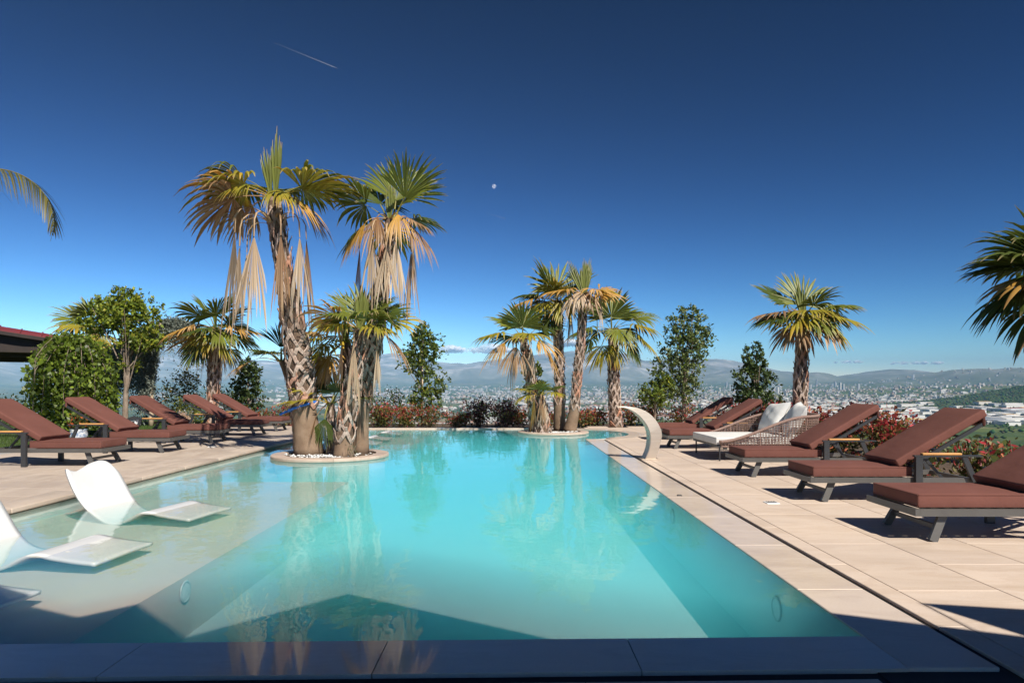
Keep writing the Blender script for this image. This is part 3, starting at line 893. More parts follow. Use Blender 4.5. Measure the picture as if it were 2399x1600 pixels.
# lawn and beds
def flat(name, pts, z0, z1, mat, label):
    o = obj(name, extrude_poly(name, pts, z0, z1), mat); tag(o, label, None, None, 'structure'); return o
M['lawn'] = pmat('lawn_turf', (0.045,0.075,0.018), (0.085,0.125,0.03), scale=5, rough=0.95, bmp=0.8, kind='pos', bscale=60, bdist=0.03)
flat('lawn', [(-26,2),(-9.0,2),(-9.0,24.5),(-26,24.5)], -1.5, 0.03, M['lawn'], 'green lawn left of the terrace')
flat('planting_bed', [(-9.0,20.1),(8.6,20.1),(8.6,23.2),(-9.0,23.2)], -1.5, -0.04, M['soil'], 'soil bed along the far edge of the terrace')
flat('planting_bed', [(5.35,3.0),(8.6,3.0),(8.6,20.1),(5.35,20.1)], -1.5, -0.06, M['soil'], 'soil bed behind the right row of loungers')
def grass():
    rs = np.random.RandomState(3); n = 42000
    x = -9.02 - rs.exponential(3.0, n).clip(0, 15); y = rs.uniform(8, 24, n)
    h = rs.uniform(0.02, 0.06, n); a = rs.uniform(0, 2*PI, n); w = 0.006
    lean = rs.normal(0, 0.02, (n, 2))
    V = np.zeros((n, 3, 3))
    V[:, 0] = np.stack([x-w*np.cos(a), y-w*np.sin(a), np.full(n, 0.03)], -1)
    V[:, 1] = np.stack([x+w*np.cos(a), y+w*np.sin(a), np.full(n, 0.03)], -1)
    V[:, 2] = np.stack([x+lean[:, 0], y+lean[:, 1], 0.03+h], -1)
    b = rs.uniform(0.6, 1.3, n)
    cc = np.stack([0.075*b, 0.125*b, 0.026*b], -1)
    me = np_mesh('grass', V.reshape(-1, 3), np.arange(n*3).reshape(-1, 3), np.repeat(cc[:, None], 3, 1).reshape(-1, 3))
    tag(obj('grass', me, M['grass']), 'short green grass of the lawn', 'grass', None, 'stuff')
grass()

# unseen canopy overhead, outline shaped to cast the shadow on near coping and water
def canopy():
    H = 3.0
    sh = [(6.5,1.35),(2.41,3.20),(1.69,3.53),(-1.01,5.24),(-2.36,3.72),(-3.05,4.05),(-7.0,6.0),(-7.0,1.3),(6.5,0.6)]
    pts = [(x-LX*H, y-LY*H) for x, y in sh]
    e = empty('unseen_canopy', (0, -4, 0.012))
    me = extrude_poly('roof', [(x, y+4) for x, y in pts], H, H+0.14)
    obj('roof', me, M['roof_dark'], e)
    for (x, y) in ((-4.9,-0.9),(7.6,-1.7)):
        p = MB(); p.box(x-0.1, x+0.1, y+4-0.1, y+4+0.1, 0, H); p.build('post', M['roof_dark'], e)
    tag(e, 'unseen flat canopy over the near end of the pool, shaped to cast the shadow on the coping', 'canopy')
canopy()

# ---- small fittings in the paving
def fitting(name, loc, s, label, mat):
    e = obj(name, rbox(name, s, s, 0.012, 0.003, 1, False), mat, None, loc)
    k = MB()
    for i in range(4):
        t = -s*0.3+s*0.2*i; k.box(t-0.006, t+0.006, -s*0.36, s*0.36, 0.0065, 0.009)
    k.build('slot', M['metal_taupe'], e)
    tag(e, label, 'floor fitting')
fitting('floor_light', (2.67, 7.03, 0.012), 0.13, 'small white square light set in the right paving beside the second lounger', M['plain_white'])
fitting('floor_light', (PX(497, 13.0), 13.0, 0.07), 0.13, 'small white square light set in the left paving', M['plain_white'])
fitting('coping_outlet', (1.84, 7.5, 0.012), 0.05, 'tiny dark outlet in the right coping', M['metal_taupe'])

# ---- planters
def planter(cx, cy, R, label, seed):
    rs = np.random.RandomState(seed)
    e = empty('round_planter', (cx, cy, -0.5))
    k = 64
    wall = MB(); ri = R*0.93
    vs = [(ri*math.cos(2*PI*i/k), ri*math.sin(2*PI*i/k), z) for z in (-0.06, 0.505) for i in range(k)]
    wall.add(vs, [(i, (i+1) % k, k+(i+1) % k, k+i) for i in range(k)])
    wall.build('wall', M['pool'], e, True)
    ns = 8
    for s in range(ns):
        b0 = 2*PI*s/ns+0.002/R+0.3; b1 = 2*PI*(s+1)/ns-0.002/R+0.3
        prof = [(R*0.78, 0.50), (R-0.012, 0.50), (R, 0.512), (R, 0.545), (R-0.014, 0.56), (R*0.78, 0.56)]
        t = 10; m2 = MB(); vv = []
        for i in range(t+1):
            a = b0+(b1-b0)*i/t
            vv += [(r*math.cos(a), r*math.sin(a), z) for r, z in prof]
        np_ = len(prof)
        fs = [(i*np_+j, (i+1)*np_+j, (i+1)*np_+(j+1) % np_, i*np_+(j+1) % np_) for i in range(t) for j in range(np_)]
        fs += [tuple(range(np_))[::-1], tuple(t*np_+j for j in range(np_))]
        m2.add(vv, fs); m2.build('rim_slab', M['planter'], e)
    soil = MB(); rr = R*0.79
    vs = [(0, 0, 0.545)]
    for q in range(1, 5):
        for i in range(24):
            a = 2*PI*i/24; r = rr*q/4
            vs.append((r*math.cos(a), r*math.sin(a), 0.535+rs.uniform(-0.012, 0.015)))
    fs = [(0, 1+i, 1+(i+1) % 24) for i in range(24)]
    for q in range(3):
        fs += [(1+q*24+i, 1+(q+1)*24+i, 1+(q+1)*24+(i+1) % 24, 1+q*24+(i+1) % 24) for i in range(24)]
    soil.add(vs, fs); soil.build('soil', M['soil'], e, True)
    # white pebbles strewn on the soil
    V = []; F = []; 
    base = np.array([(1,0,0),(0.3,0.9,0),(-0.8,0.6,0),(-0.8,-0.6,0),(0.3,-0.9,0),(0,0,0.75),(0.1,0,-0.5)])
    fb = np.array([(0,1,5),(1,2,5),(2,3,5),(3,4,5),(4,0,5),(1,0,6),(2,1,6),(3,2,6),(4,3,6),(0,4,6)])
    n = 260
    for i in range(n):
        a = rs.normal(-PI/2, 0.75); r = rr*rs.uniform(0.35, 0.97)
        s = rs.uniform(0.012, 0.030); b = rs.uniform(0.75, 1.25, (7, 1))
        V.append(base*b*s*np.array([1, 1, 0.7]) + np.array([r*math.cos(a), r*math.sin(a), 0.55+rs.uniform(0, 0.015)]))
        F.append(fb+7*i)
    pb = obj('pebbles', np_mesh('pebbles', np.concatenate(V), np.concatenate(F)), M['pebble'], e); pb['kind'] = 'stuff'
    tag(e, label, 'planter', 'round stone planters standing in the pool')
planter(-3.13, 11.8, 0.99, 'round stone planter of the two tall palms, nearer one', 21)
planter(1.07, 17.75, 0.92, 'round stone planter in the far bay of the pool', 22)

# ================================================================== palms
GREEN = np.array((0.150,0.172,0.024)); DEEP = np.array((0.070,0.095,0.018)); YELL = np.array((0.52,0.27,0.025)); OLIVE = np.array((0.29,0.25,0.03))
TAN = np.array((0.54,0.37,0.22)); BROWN = np.array((0.26,0.13,0.055)); PALE = np.array((0.72,0.60,0.46))
KINDS = {'green': (GREEN, OLIVE, 0.08), 'deep': (DEEP, GREEN, 0.05), 'olive': (OLIVE, YELL, 0.25), 'yellow': (YELL, TAN, 0.35), 'dead': (TAN, PALE, 0.5), 'rust': (BROWN, TAN, 0.4)}

def fan_frond(rs, az, el, plen, R, kind='green', droop=0.25, tip=0.6, arc=205, bend=0.5, cup=0.12, roll=0.0, nseg=30, hang=False, ragx=1.0):
    """one fan leaf; returns V, F, C with the petiole base at the origin"""
    base_c, tip_c, dry = KINDS[kind]
    R = R*0.86; plen = plen*0.95
    V = []; F = []; C = []
    az = math.radians(az); el = math.radians(el)
    # petiole
    k = 7
    p = np.zeros(3); pts = [p.copy()]; e = el
    for i in range(k):
        d = np.array((math.cos(az)*math.cos(e), math.sin(az)*math.cos(e), math.sin(e)))
        p = p + d*plen/k; pts.append(p.copy())
        e -= bend/k*(1.0 if not hang else 1.0)*(0.5+1.0*i/k)
        if hang: e = max(e, -1.52)
    d = np.array((math.cos(az)*math.cos(e), math.sin(az)*math.cos(e), math.sin(e)))
    s0 = np.array((-math.sin(az), math.cos(az), 0.0))
    n0 = np.cross(d, s0); n0 = n0 if n0[2] >= 0 or hang else -n0
    s0 = np.cross(n0, d)
    ca, sa = math.cos(roll), math.sin(roll)
    s = s0*ca + n0*sa; n = np.cross(d, s); 
    if n @ n0 < 0: n = -n
    pc = (0.6*base_c+0.4*YELL*0.8) if kind in ('green', 'deep', 'olive') else (0.5*base_c+0.5*TAN)
    if kind in ('green', 'deep'): pc = np.array((0.28,0.25,0.06))
    for i, q in enumerate(pts):
        w = 0.024*(1-0.55*i/k)*(1.5 if i == 0 else 1); h = w*0.4
        for (a, b) in ((-1,-.3),(1,-.3),(0.7,.7),(-.7,.7)):
            V.append(q + s0*a*w + n0*b*h*2); C.append(pc)
    for i in range(k):
        for j in range(4):
            j2 = (j+1) % 4
            F.append((i*4+j, i*4+j2, (i+1)*4+j2, (i+1)*4+j))
    P0 = pts[-1]
    arc = math.radians(arc)
    da = arc/nseg
    ts = np.array([0.03, 0.22, 0.42, 0.58, 0.68, 0.84, 1.0])
    dz = np.array((0, 0, -1.0))
    ragged = 0.09 if kind in ('green', 'deep') else 0.17
    for i in range(nseg):
        a = -arc/2 + da*(i+0.5) + rs.normal(0, da*0.28)
        if rs.rand() < (0.05 if kind in ('green', 'deep') else 0.14): continue
        L = R*(0.80+0.20*math.cos(a*0.9))*(1+rs.normal(0, ragged*ragx))
        v = d*math.cos(a) + s*math.sin(a) + n*(cup*(1-math.cos(a)))
        v /= np.linalg.norm(v)
        side = np.cross(n, v); side /= np.linalg.norm(side)
        nn = np.cross(v, side)
        wmax = L*0.55*math.tan(da/2)*1.06
        tl = tip*(1+rs.normal(0, 0.35))
        dr = droop*(0.75+0.5*abs(math.sin(a)))
        segdry = rs.uniform(0, 1) < dry
        br = rs.uniform(0.78, 1.22) if not hang else rs.uniform(0.5, 1.15)
        b0 = len(V)
        cur = P0.copy(); tprev = 0; vdir = v.copy()
        for t in ts:
            ang = dr*t*t + max(0, t-0.5)**1.5*tl*2.2
            # bend towards the ground, keeping the length
            w_ = vdir + dz*ang
            w_ /= np.linalg.norm(w_)
            cur = cur + w_*(t-tprev)*L
            tprev = t
            ts_ = 0.63 if not hang else 0.72
            wf = 1.10 if not hang else 1.45
            if t <= ts_: hw = max(0.004, t*L*math.tan(da/2)*wf)
            else: hw = L*ts_*math.tan(da/2)*wf*max(0.06, (1-(t-ts_)/(1-ts_))**0.8)
            fold = hw*0.55
            V += [cur - side*hw - nn*fold, cur + nn*fold*0.2, cur + side*hw - nn*fold]
            mixd = (t**2.5)*0.8 if segdry else max(0, t-0.82)*2.0
            if kind in ('yellow', 'dead', 'rust'): mixd = 0.15+0.7*t if segdry else 0.35*t
            col = base_c*(1-mixd) + tip_c*mixd
            if kind in ('green', 'deep', 'olive') and t > 0.93: col = 0.4*col+0.6*TAN
            if kind == 'yellow' and t > 0.7: col = col*0.6+BROWN*0.4 if rs.rand() < 0.5 else col
            C += [col*br*0.93, col*br, col*br*0.93]
        for q in range(len(ts)-1):
            o = b0+q*3
            F.append((o, o+1, o+4, o+3)); F.append((o+1, o+2, o+5, o+4))
    return V, F, C

def hang_frond(rs, az, plen, R, kind='dead', spread=42, out=0.25):
    """dead leaf: the petiole curves out and over, the closed fan hangs straight down"""
    return fan_frond(rs, az, rs.uniform(15, 50), plen*0.9, R, kind, droop=0.5, tip=0.25, arc=spread*rs.uniform(0.55, 0.85), bend=4.2, cup=0.10, nseg=22, hang=True, ragx=1.6)

def spear(rs, az, el, L, w=0.06):
    V = []; F = []; C = []
    azr, elr = math.radians(az), math.radians(el)
    d = np.array((math.cos(azr)*math.cos(elr), math.sin(azr)*math.cos(elr), math.sin(elr)))
    s = np.cross(d, np.array((0.3, 1, 0))); s /= np.linalg.norm(s); n = np.cross(s, d)
    for b in range(7):
        off = (b-3)*0.16; b0 = len(V)
        Lb = L*(1-0.09*abs(b-3)+rs.normal(0, 0.03)); sp = (b-3)*0.022
        for t in (0.0, 0.3, 0.6, 0.85, 1.0):
            hw = w*0.32*(1 if t < 0.7 else max(0.08, (1-t)/0.3))
            c = d*t*Lb + s*(sp*(0.25+t)+off*w*0.8*min(1, t*2)) + n*0.008*((b*37) % 5-2)
            V += [c-s*hw, c+n*0.012, c+s*hw]
            col = np.array((0.20,0.22,0.05))*(0.9+0.2*((b*13) % 3)/2) if t < 0.95 else TAN
            C += [col*0.9, col, col*0.9]
        for q in range(4):
            o = b0+q*3; F.append((o, o+1, o+4, o+3)); F.append((o+1, o+2, o+5, o+4))
    return V, F, C

def boot_mesh(seed):
    rs = random.Random(seed)
    mb = MB()
    def plate(a, b, wa, wb, th, lift):
        a = Vector(a); b = Vector(b); d = (b-a).normalized(); n = Vector((0,1,0)); sd = d.cross(n).normalized(); n2 = sd.cross(d)
        if n2.y < 0: n2 = -n2
        mid = (a+b)/2 + Vector((0, lift, 0))
        vs = []
        for p, w in ((a, wa), (mid, (wa+wb)/2), (b, wb)):
            vs += [p-sd*w/2, p+sd*w/2, p+sd*w/2*0.8+n2*th, p-sd*w/2*0.8+n2*th]
        fs = [(0,1,2,3),(8,11,10,9)]
        for i in (0, 4):
            for j in range(4):
                fs.append((i+j, i+4+j, i+4+(j+1) % 4, i+(j+1) % 4))
        mb.add(vs, fs)
    ap = (rs.uniform(-.01, .01), 0.045, 0.06)
    plate((-0.120, -0.012, -0.125), ap, 0.060, 0.074, 0.020, 0.026)
    plate((0.120, -0.010, -0.115), (ap[0]+0.01, ap[1]+0.008, ap[2]-0.01), 0.064, 0.072, 0.020, 0.028)
    tip = (rs.uniform(-.03, .03), 0.045+rs.uniform(0.03, 0.07), 0.06+rs.uniform(0.045, 0.09))
    plate(ap, tip, 0.066, 0.046, 0.02, 0.004)
    return mb.mesh('leaf_base')
BOOTS = [boot_mesh(i) for i in range(4)]
for b_ in BOOTS: b_.materials.append(M['boot'])

def catmull(P, n):
    P = [np.array(p, float) for p in P]
    P = [2*P[0]-P[1]] + P + [2*P[-1]-P[-2]]
    out = []
    segs = len(P)-3
    for i in range(n+1):
        t = i/n*segs; k = min(int(t), segs-1); u = t-k
        a, b, c, d = P[k:k+4]
        out.append(0.5*((2*b)+(-a+c)*u+(2*a-5*b+4*c-d)*u*u+(-a+3*b-3*c+d)*u**3))
    return out

class Palm:
    def __init__(s, label, path, seed, boots_from=0.9, boots_to=None, n_around=6, boot_scale=1.0, name='fan_palm', group=None, smooth_mat=None):
        """path: list of (x, y, z, radius) in metres, world coordinates"""
        s.rs = np.random.RandomState(seed)
        s.base = Vector(path[0][:3])
        s.root = empty(name, s.base)
        tag(s.root, label, 'palm', group)
        pts = catmull(path, 26)
        s.pts = pts
        mb = MB()
        pts = [np.array((q[0], q[1], q[2], q[3]*(0.80 if q[2] > boots_from else 0.97))) for q in pts]; s.pts = pts
        loc = [(p[0]-s.base.x, p[1]-s.base.y, p[2]-s.base.z) for p in pts]
        mb.tube(loc, [p[3] for p in pts], 20)
        s.trunk = mb.build('trunk', M['palm_bark'], s.root, True)
        zt_ = boots_to if boots_to is not None else pts[-1][2]
        sp = [p for p in pts if boots_from-0.06 <= p[2] <= zt_+0.2]
        if len(sp) > 2:
            sh = MB(); sh.tube([(p[0]-s.base.x, p[1]-s.base.y, p[2]-s.base.z) for p in sp], [p[3]*1.0+0.004 for p in sp], 16, False)
            sh.build('fibre_sheath', M['fibre'], s.trunk, True)
        top = pts[-1]
        s.top = np.array(top[:3]) - np.array(s.base)
        zs = np.array([p[2] for p in pts]); ctr = np.array([[p[0], p[1]] for p in pts]); rad = np.array([p[3] for p in pts])
        o = np.argsort(zs)
        zt = boots_to if boots_to is not None else zs[-1]-0.02
        pitch = 0.155*boot_scale
        z = boots_from; k = 0; cnt = 0
        while z < zt and cnt < 295:
            r = np.interp(z, zs[o], rad[o]); cx = np.interp(z, zs[o], ctr[o, 0]); cy = np.interp(z, zs[o], ctr[o, 1])
            for j in range(n_around):
                a = 2*PI*(j+0.5*(k % 2))/n_around + s.rs.normal(0, 0.05) + k*0.07
                zz = z + s.rs.normal(0, 0.02)
                if math.sin(a) > 0.75: continue          # the side turned away shows nothing of them
                ob = obj('leaf_base', BOOTS[s.rs.randint(4)], None, s.trunk)
                sc_ = boot_scale*(2*PI*r/n_around)/0.235*s.rs.uniform(0.9, 1.12)
                ob.scale = (sc_, sc_*s.rs.uniform(0.62, 1.0), boot_scale*s.rs.uniform(0.85, 1.2)*1.05)
                ob.location = (cx+math.cos(a)*(r-0.006)-s.base.x, cy+math.sin(a)*(r-0.006)-s.base.y, zz-s.base.z)
                ob.rotation_euler = (s.rs.normal(0.0, 0.10), s.rs.normal(0, 0.12), a-PI/2)
                cnt += 1
            z += pitch; k += 1
    def add(s, VFC, off=(0, 0, 0), name='frond', label=None):
        V, F, C = VFC
        V = np.array(V) + s.top + np.array(off)
        o = obj(name, np_mesh(name, V, F, np.clip(np.array(C), 0, 1), True), M['frond'], s.root)
        if label: o['label'] = label
        return o
    def F(s, az, el, plen, R, kind='green', off=(0,0,0), **kw):
        a = math.radians(az); b = (0.05*math.cos(a), 0.05*math.sin(a), 0)
        return s.add(fan_frond(s.rs, az, el, plen, R, kind, **kw), np.array(off)+np.array(b))
    def H(s, az, plen, R, kind='dead', dz=-0.15, spread=42, out=0.25):
        a = math.radians(az); b = (0.09*math.cos(a), 0.09*math.sin(a), dz)
        return s.add(hang_frond(s.rs, az, plen, R, kind, spread, out), b, 'dead_frond')
    def S(s, az, el, L, w=0.06, off=(0,0,0)):
        return s.add(spear(s.rs, az, el, L, w), off, 'spear_leaf')
    def crown(s, n, R, plen, lo=-55, hi=78, yellow=0.25, dead=0, phase=0.0):
        for i in range(n):
            t = i/max(1, n-1)
            az = (phase + i*137.5) % 360 + s.rs.normal(0, 8)
            el = hi + (lo-hi)*t + s.rs.normal(0, 5)
            kd = 'green'
            u = s.rs.rand()
            if t > 0.55 and u < yellow: kd = 'yellow'
            elif t > 0.45 and u < yellow*2: kd = 'olive'
            elif u > 0.8: kd = 'deep'
            s.F(az, el, plen*(0.8+0.35*t)*s.rs.uniform(0.9, 1.1), R*(0.85+0.2*math.sin(t*PI))*s.rs.uniform(0.92, 1.08), kd, off=(0, 0, -0.22*t),
                droop=0.12+0.35*t, tip=0.35+0.6*t, bend=0.25+0.5*t, roll=s.rs.normal(0, 0.35), arc=s.rs.uniform(170, 225))
        s.S(s.rs.uniform(0, 360), 84, R*0.95)
        for i in range(dead):
            s.H(s.rs.uniform(0, 360), plen*0.9, R*0.85, 'dead' if s.rs.rand() < 0.7 else 'rust', -0.25-0.1*s.rs.rand())

gp = 'fan palms of the near planter'
# --- P1, the tall one on the left
D = 11.75
p = Palm('tallest fan palm in the near planter, with a blue rope round its trunk',
         [(-3.49,D,0.03,0.265),(-3.53,D,0.45,0.225),(-3.58,D,0.88,0.205),(-3.64,D,1.5,0.225),(-3.75,D,2.2,0.215),(-3.86,D,2.9,0.17),(-3.98,D,3.6,0.15),(-4.06,D,4.2,0.15),(-4.09,D,4.45,0.12)], 1, 0.97, 4.2, 6, 1.15, group=gp)
p.S(95, 86, 1.15, 0.085, (0.03, 0, 0.1)); p.S(150, 78, 0.85, 0.07, (-0.06, 0, 0.1))
p.F(168, 46, 0.75, 0.98, 'green', droop=0.6, tip=1.3, bend=0.75, roll=0.4)
p.F(182, 24, 0.65, 1.0, 'yellow', droop=0.35, tip=1.0, bend=0.45, roll=0.25)
p.F(193, 6, 0.65, 1.15, 'rust', droop=0.5, tip=0.9, bend=0.55, roll=0.35)
p.F(205, 30, 0.5, 0.95, 'olive', droop=0.7, tip=0.9, bend=0.6, roll=0.3)
p.F(12, 36, 0.50, 1.0, 'green', droop=0.3, tip=1.2, bend=0.35, roll=-0.35)
p.F(352, 20, 0.50, 1.1, 'olive', droop=0.15, tip=0.8, bend=0.2, roll=-0.25)
p.F(330, 15, 0.35, 0.85, 'yellow', droop=0.9, tip=0.9, bend=0.9, arc=90)
p.F(300, 30, 0.30, 0.75, 'olive', droop=1.2, tip=0.9, bend=1.0, arc=90)
p.F(235, 35, 0.40, 0.75, 'olive', droop=1.0, tip=0.9, bend=0.9, arc=90)
p.F(120, 45, 0.50, 0.95, 'green', droop=0.4, tip=0.9, bend=0.5)
p.F(60, 45, 0.50, 0.9, 'deep', droop=0.4, tip=0.9, bend=0.5)
p.F(30, 5, 0.45, 0.85, 'rust', droop=0.9, tip=1.0, bend=0.8, arc=90)
p.F(150, 5, 0.55, 0.9, 'rust', droop=0.8, tip=1.0, bend=0.7, arc=120)
for (az, pl, R, kd, dz, sp) in ((205,0.95,1.12,'dead',-0.10,40),(225,1.0,1.15,'dead',-0.15,42),(262,1.0,1.1,'dead',-0.22,44),(190,0.85,1.05,'rust',-0.15,36),(330,0.9,1.15,'dead',-0.15,40),(350,0.85,1.05,'rust',-0.2,40),(160,0.9,1.1,'dead',-0.2,36),(240,1.1,1.2,'dead',-0.2,30),(300,0.8,1.1,'rust',-0.15,30)):
    p.H(az, pl*1.15, R*1.12, kd, dz-0.25, sp)
PALM1 = p
# blue rope tied round P1
rp = MB(); k = 40
def rope_pt(i, ph):
    a = 2*PI*i/k; r = 0.235+0.008*math.cos(7*a+ph)
    return (r*math.cos(a), r*math.sin(a), 0.08*math.cos(a)+0.012*math.sin(7*a+ph))
for ph in (0, 2.1, 4.2): rp.tube([rope_pt(i, ph) for i in range(k+1)], 0.014, 6, False)
rp.tube([(-0.24,-0.05,-0.08),(-0.30,-0.09,-0.11),(-0.36,-0.12,-0.14)], 0.018, 6)
tag(rp.build('blue_rope', M['blue_rope'], None, True, (-3.60, D, 0.87)), 'bright blue rope tied round the tall palm trunk', 'rope')

# --- P2, the second tall one
D = 12.05
p = Palm('second tall fan palm in the near planter, leaning right',
         [(-2.68,D,0.03,0.165),(-2.66,D,0.5,0.135),(-2.63,D,0.95,0.135),(-2.57,D,1.4,0.19),(-2.45,D,2.0,0.18),(-2.36,D,2.6,0.165),(-2.28,D,3.2,0.14),(-2.19,D,3.8,0.12),(-2.16,D,4.15,0.10)], 2, 0.98, 3.95, 6, 1.05, group=gp)
p.S(80, 86, 0.7, 0.05)
p.F(75, 76, 0.35, 1.05, 'green', droop=0.1, tip=0.3, bend=0.1, roll=0.2, arc=130, off=(0.05,0,0.05))
p.F(330, 58, 0.35, 1.0, 'green', droop=0.1, tip=0.35, bend=0.1, arc=150, roll=-0.4, off=(0.08,0,0.08))
p.F(40, 60, 0.4, 0.9, 'green', droop=0.15, tip=0.5, bend=0.2)
p.F(140, 60, 0.4, 0.9, 'deep', droop=0.15, tip=0.5, bend=0.2)
p.F(172, 42, 0.5, 0.95, 'green', droop=0.25, tip=0.9, bend=0.35, roll=0.6)
p.F(20, 15, 0.4, 0.7, 'deep', droop=0.4, tip=0.8, bend=0.4)
p.F(350, 5, 0.35, 0.65, 'rust', droop=0.5, tip=0.8, bend=0.5)
p.F(215, 5, 0.45, 0.85, 'yellow', droop=1.3, tip=0.9, bend=1.1, arc=90)
p.F(250, 20, 0.4, 0.85, 'rust', droop=1.6, tip=1.0, bend=1.4, arc=80)
p.F(300, 25, 0.4, 0.85, 'yellow', droop=1.6, tip=1.0, bend=1.3, arc=80)
p.F(330, -5, 0.5, 0.9, 'rust', droop=1.0, tip=1.0, bend=0.9, arc=80)
p.F(190, -10, 0.45, 0.8, 'deep', droop=0.8, tip=0.8, bend=0.6, arc=120)
p.F(100, 0, 0.45, 0.8, 'olive', droop=0.6, tip=0.8, bend=0.6)
for (az, pl, R, kd, dz, sp) in ((250,0.95,0.95,'dead',-0.2,46),(275,1.05,1.0,'dead',-0.25,50),(215,0.95,1.0,'rust',-0.2,40),(345,0.75,1.0,'dead',-0.05,34),(290,1.0,0.95,'dead',-0.3,44),(320,0.95,1.0,'rust',-0.3,40)):
    p.H(az, pl, R, kd, dz, sp)
# --- P3, mid height in front
D = 11.4
p = Palm('mid height fan palm in front of the near planter, one long tan leaf hanging',
         [(-2.81,D,0.03,0.18),(-2.80,D,0.35,0.155),(-2.74,D,0.8,0.16),(-2.66,D,1.3,0.15),(-2.58,D,1.8,0.13),(-2.52,D,2.15,0.11)], 3, 0.42, 2.0, 5, 0.95, group=gp)
p.S(70, 86, 0.75, 0.12)
p.F(150, 65, 0.28, 0.70, 'green', droop=0.12, tip=0.4, bend=0.1)
p.F(85, 78, 0.28, 0.70, 'green', droop=0.1, tip=0.4, bend=0.1, roll=0.3)
p.F(30, 60, 0.32, 0.66, 'green', droop=0.15, tip=0.5, bend=0.2)
p.F(0, 42, 0.36, 0.70, 'deep', droop=0.2, tip=0.5, bend=0.3, roll=0.5)
p.F(10, 25, 0.5, 0.66, 'olive', droop=0.3, tip=0.9, bend=0.3, roll=0.5)
p.F(185, 38, 0.42, 0.76, 'yellow', droop=0.4, tip=0.8, bend=0.35, roll=0.5)
p.F(205, 30, 0.3, 0.58, 'olive', droop=0.9, tip=1.0, bend=0.6)
p.F(330, 25, 0.3, 0.58, 'olive', droop=0.9, tip=1.0, bend=0.7)
p.F(350, 5, 0.4, 0.75, 'rust', droop=1.1, tip=1.0, bend=0.9, arc=90)
p.F(230, 40, 0.3, 0.65, 'green', droop=0.5, tip=0.9, bend=0.4)
p.F(300, 45, 0.3, 0.65, 'green', droop=0.5, tip=0.9, bend=0.4)
p.F(120, 35, 0.4, 0.8, 'deep', droop=0.3, tip=0.6, bend=0.4)
p.H(262, 0.50, 1.05, 'dead', 0.0, 26); p.H(335, 0.5, 0.8, 'dead', -0.05, 36); p.H(220, 0.5, 0.75, 'rust', -0.05, 36)
# --- P4, crown low behind P3
D = 12.45
p = Palm('shorter fan palm behind, with orange and green fans between the tall trunks',
         [(-2.95,D,0.03,0.16),(-2.97,D,0.7,0.15),(-2.99,D,1.4,0.14),(-3.02,D,2.0,0.11)], 4, 0.3, 1.85, 5, 0.95, group=gp)
p.S(120, 84, 0.6)
p.F(150, 60, 0.35, 0.7, 'green'); p.F(110, 50, 0.4, 0.7, 'green'); p.F(175, 30, 0.5, 0.8, 'yellow', droop=0.3); p.F(200, 18, 0.5, 0.75, 'olive', droop=0.6)
p.F(230, 10, 0.45, 0.7, 'olive', droop=0.9, bend=0.8); p.F(185, -10, 0.5, 0.75, 'deep', droop=0.7, bend=0.7); p.F(245, -15, 0.5, 0.7, 'yellow', droop=1.0, bend=0.9)
p.F(160, -20, 0.5, 0.7, 'rust', droop=0.8, bend=0.9); p.F(215, -35, 0.5, 0.7, 'yellow', droop=0.8, bend=0.7); p.F(60, 40, 0.4, 0.7, 'green'); p.F(265, 30, 0.4, 0.6, 'olive', droop=0.9, bend=0.8)
p.H(200, 0.45, 0.6, 'rust', -0.1)
# --- P5, dark little one between the trunks
D = 11.75
p = Palm('small dark trunked fan palm squeezed between the near planter trunks',
         [(-3.08,D,0.03,0.10),(-3.09,D,0.4,0.095),(-3.11,D,0.7,0.09),(-3.12,D,0.92,0.07)], 5, 0.15, 0.8, 5, 0.8, group=gp)
p.F(75, 74, 0.25, 0.62, 'deep', droop=0.1, tip=0.3); p.F(330, 66, 0.25, 0.6, 'deep', droop=0.1, tip=0.3); p.F(165, 48, 0.3, 0.62, 'olive', droop=0.2); p.F(190, 24, 0.3, 0.6, 'olive', droop=0.3); p.F(140, 30, 0.3, 0.62, 'rust', droop=0.3)
p.F(250, -55, 0.3, 0.6, 'deep', droop=0.6, arc=110); p.F(205, -40, 0.3, 0.55, 'rust', droop=0.9, arc=100); p.F(40, 30, 0.3, 0.55, 'green')
# --- P6, thin sucker on the left of P1
D = 12.2
p = Palm('thin young fan palm curving out left of the tallest trunk',
         [(-3.82,D,0.05,0.085),(-3.86,D,0.6,0.085),(-3.92,D,1.1,0.08),(-4.04,D,1.5,0.075),(-4.12,D,1.66,0.055)], 6, 0.3, 1.45, 5, 0.75, group=gp)
p.F(110, 74, 0.3, 0.78, 'deep', droop=0.1, tip=0.3, arc=90); p.F(60, 68, 0.28, 0.62, 'deep', droop=0.1, tip=0.3, arc=120); p.F(170, 45, 0.25, 0.5, 'deep', droop=0.2, tip=0.5)
p.F(200, 20, 0.4, 0.62, 'yellow', droop=0.7, tip=0.9, bend=0.8, arc=80); p.F(250, 40, 0.25, 0.5, 'deep', droop=0.3)

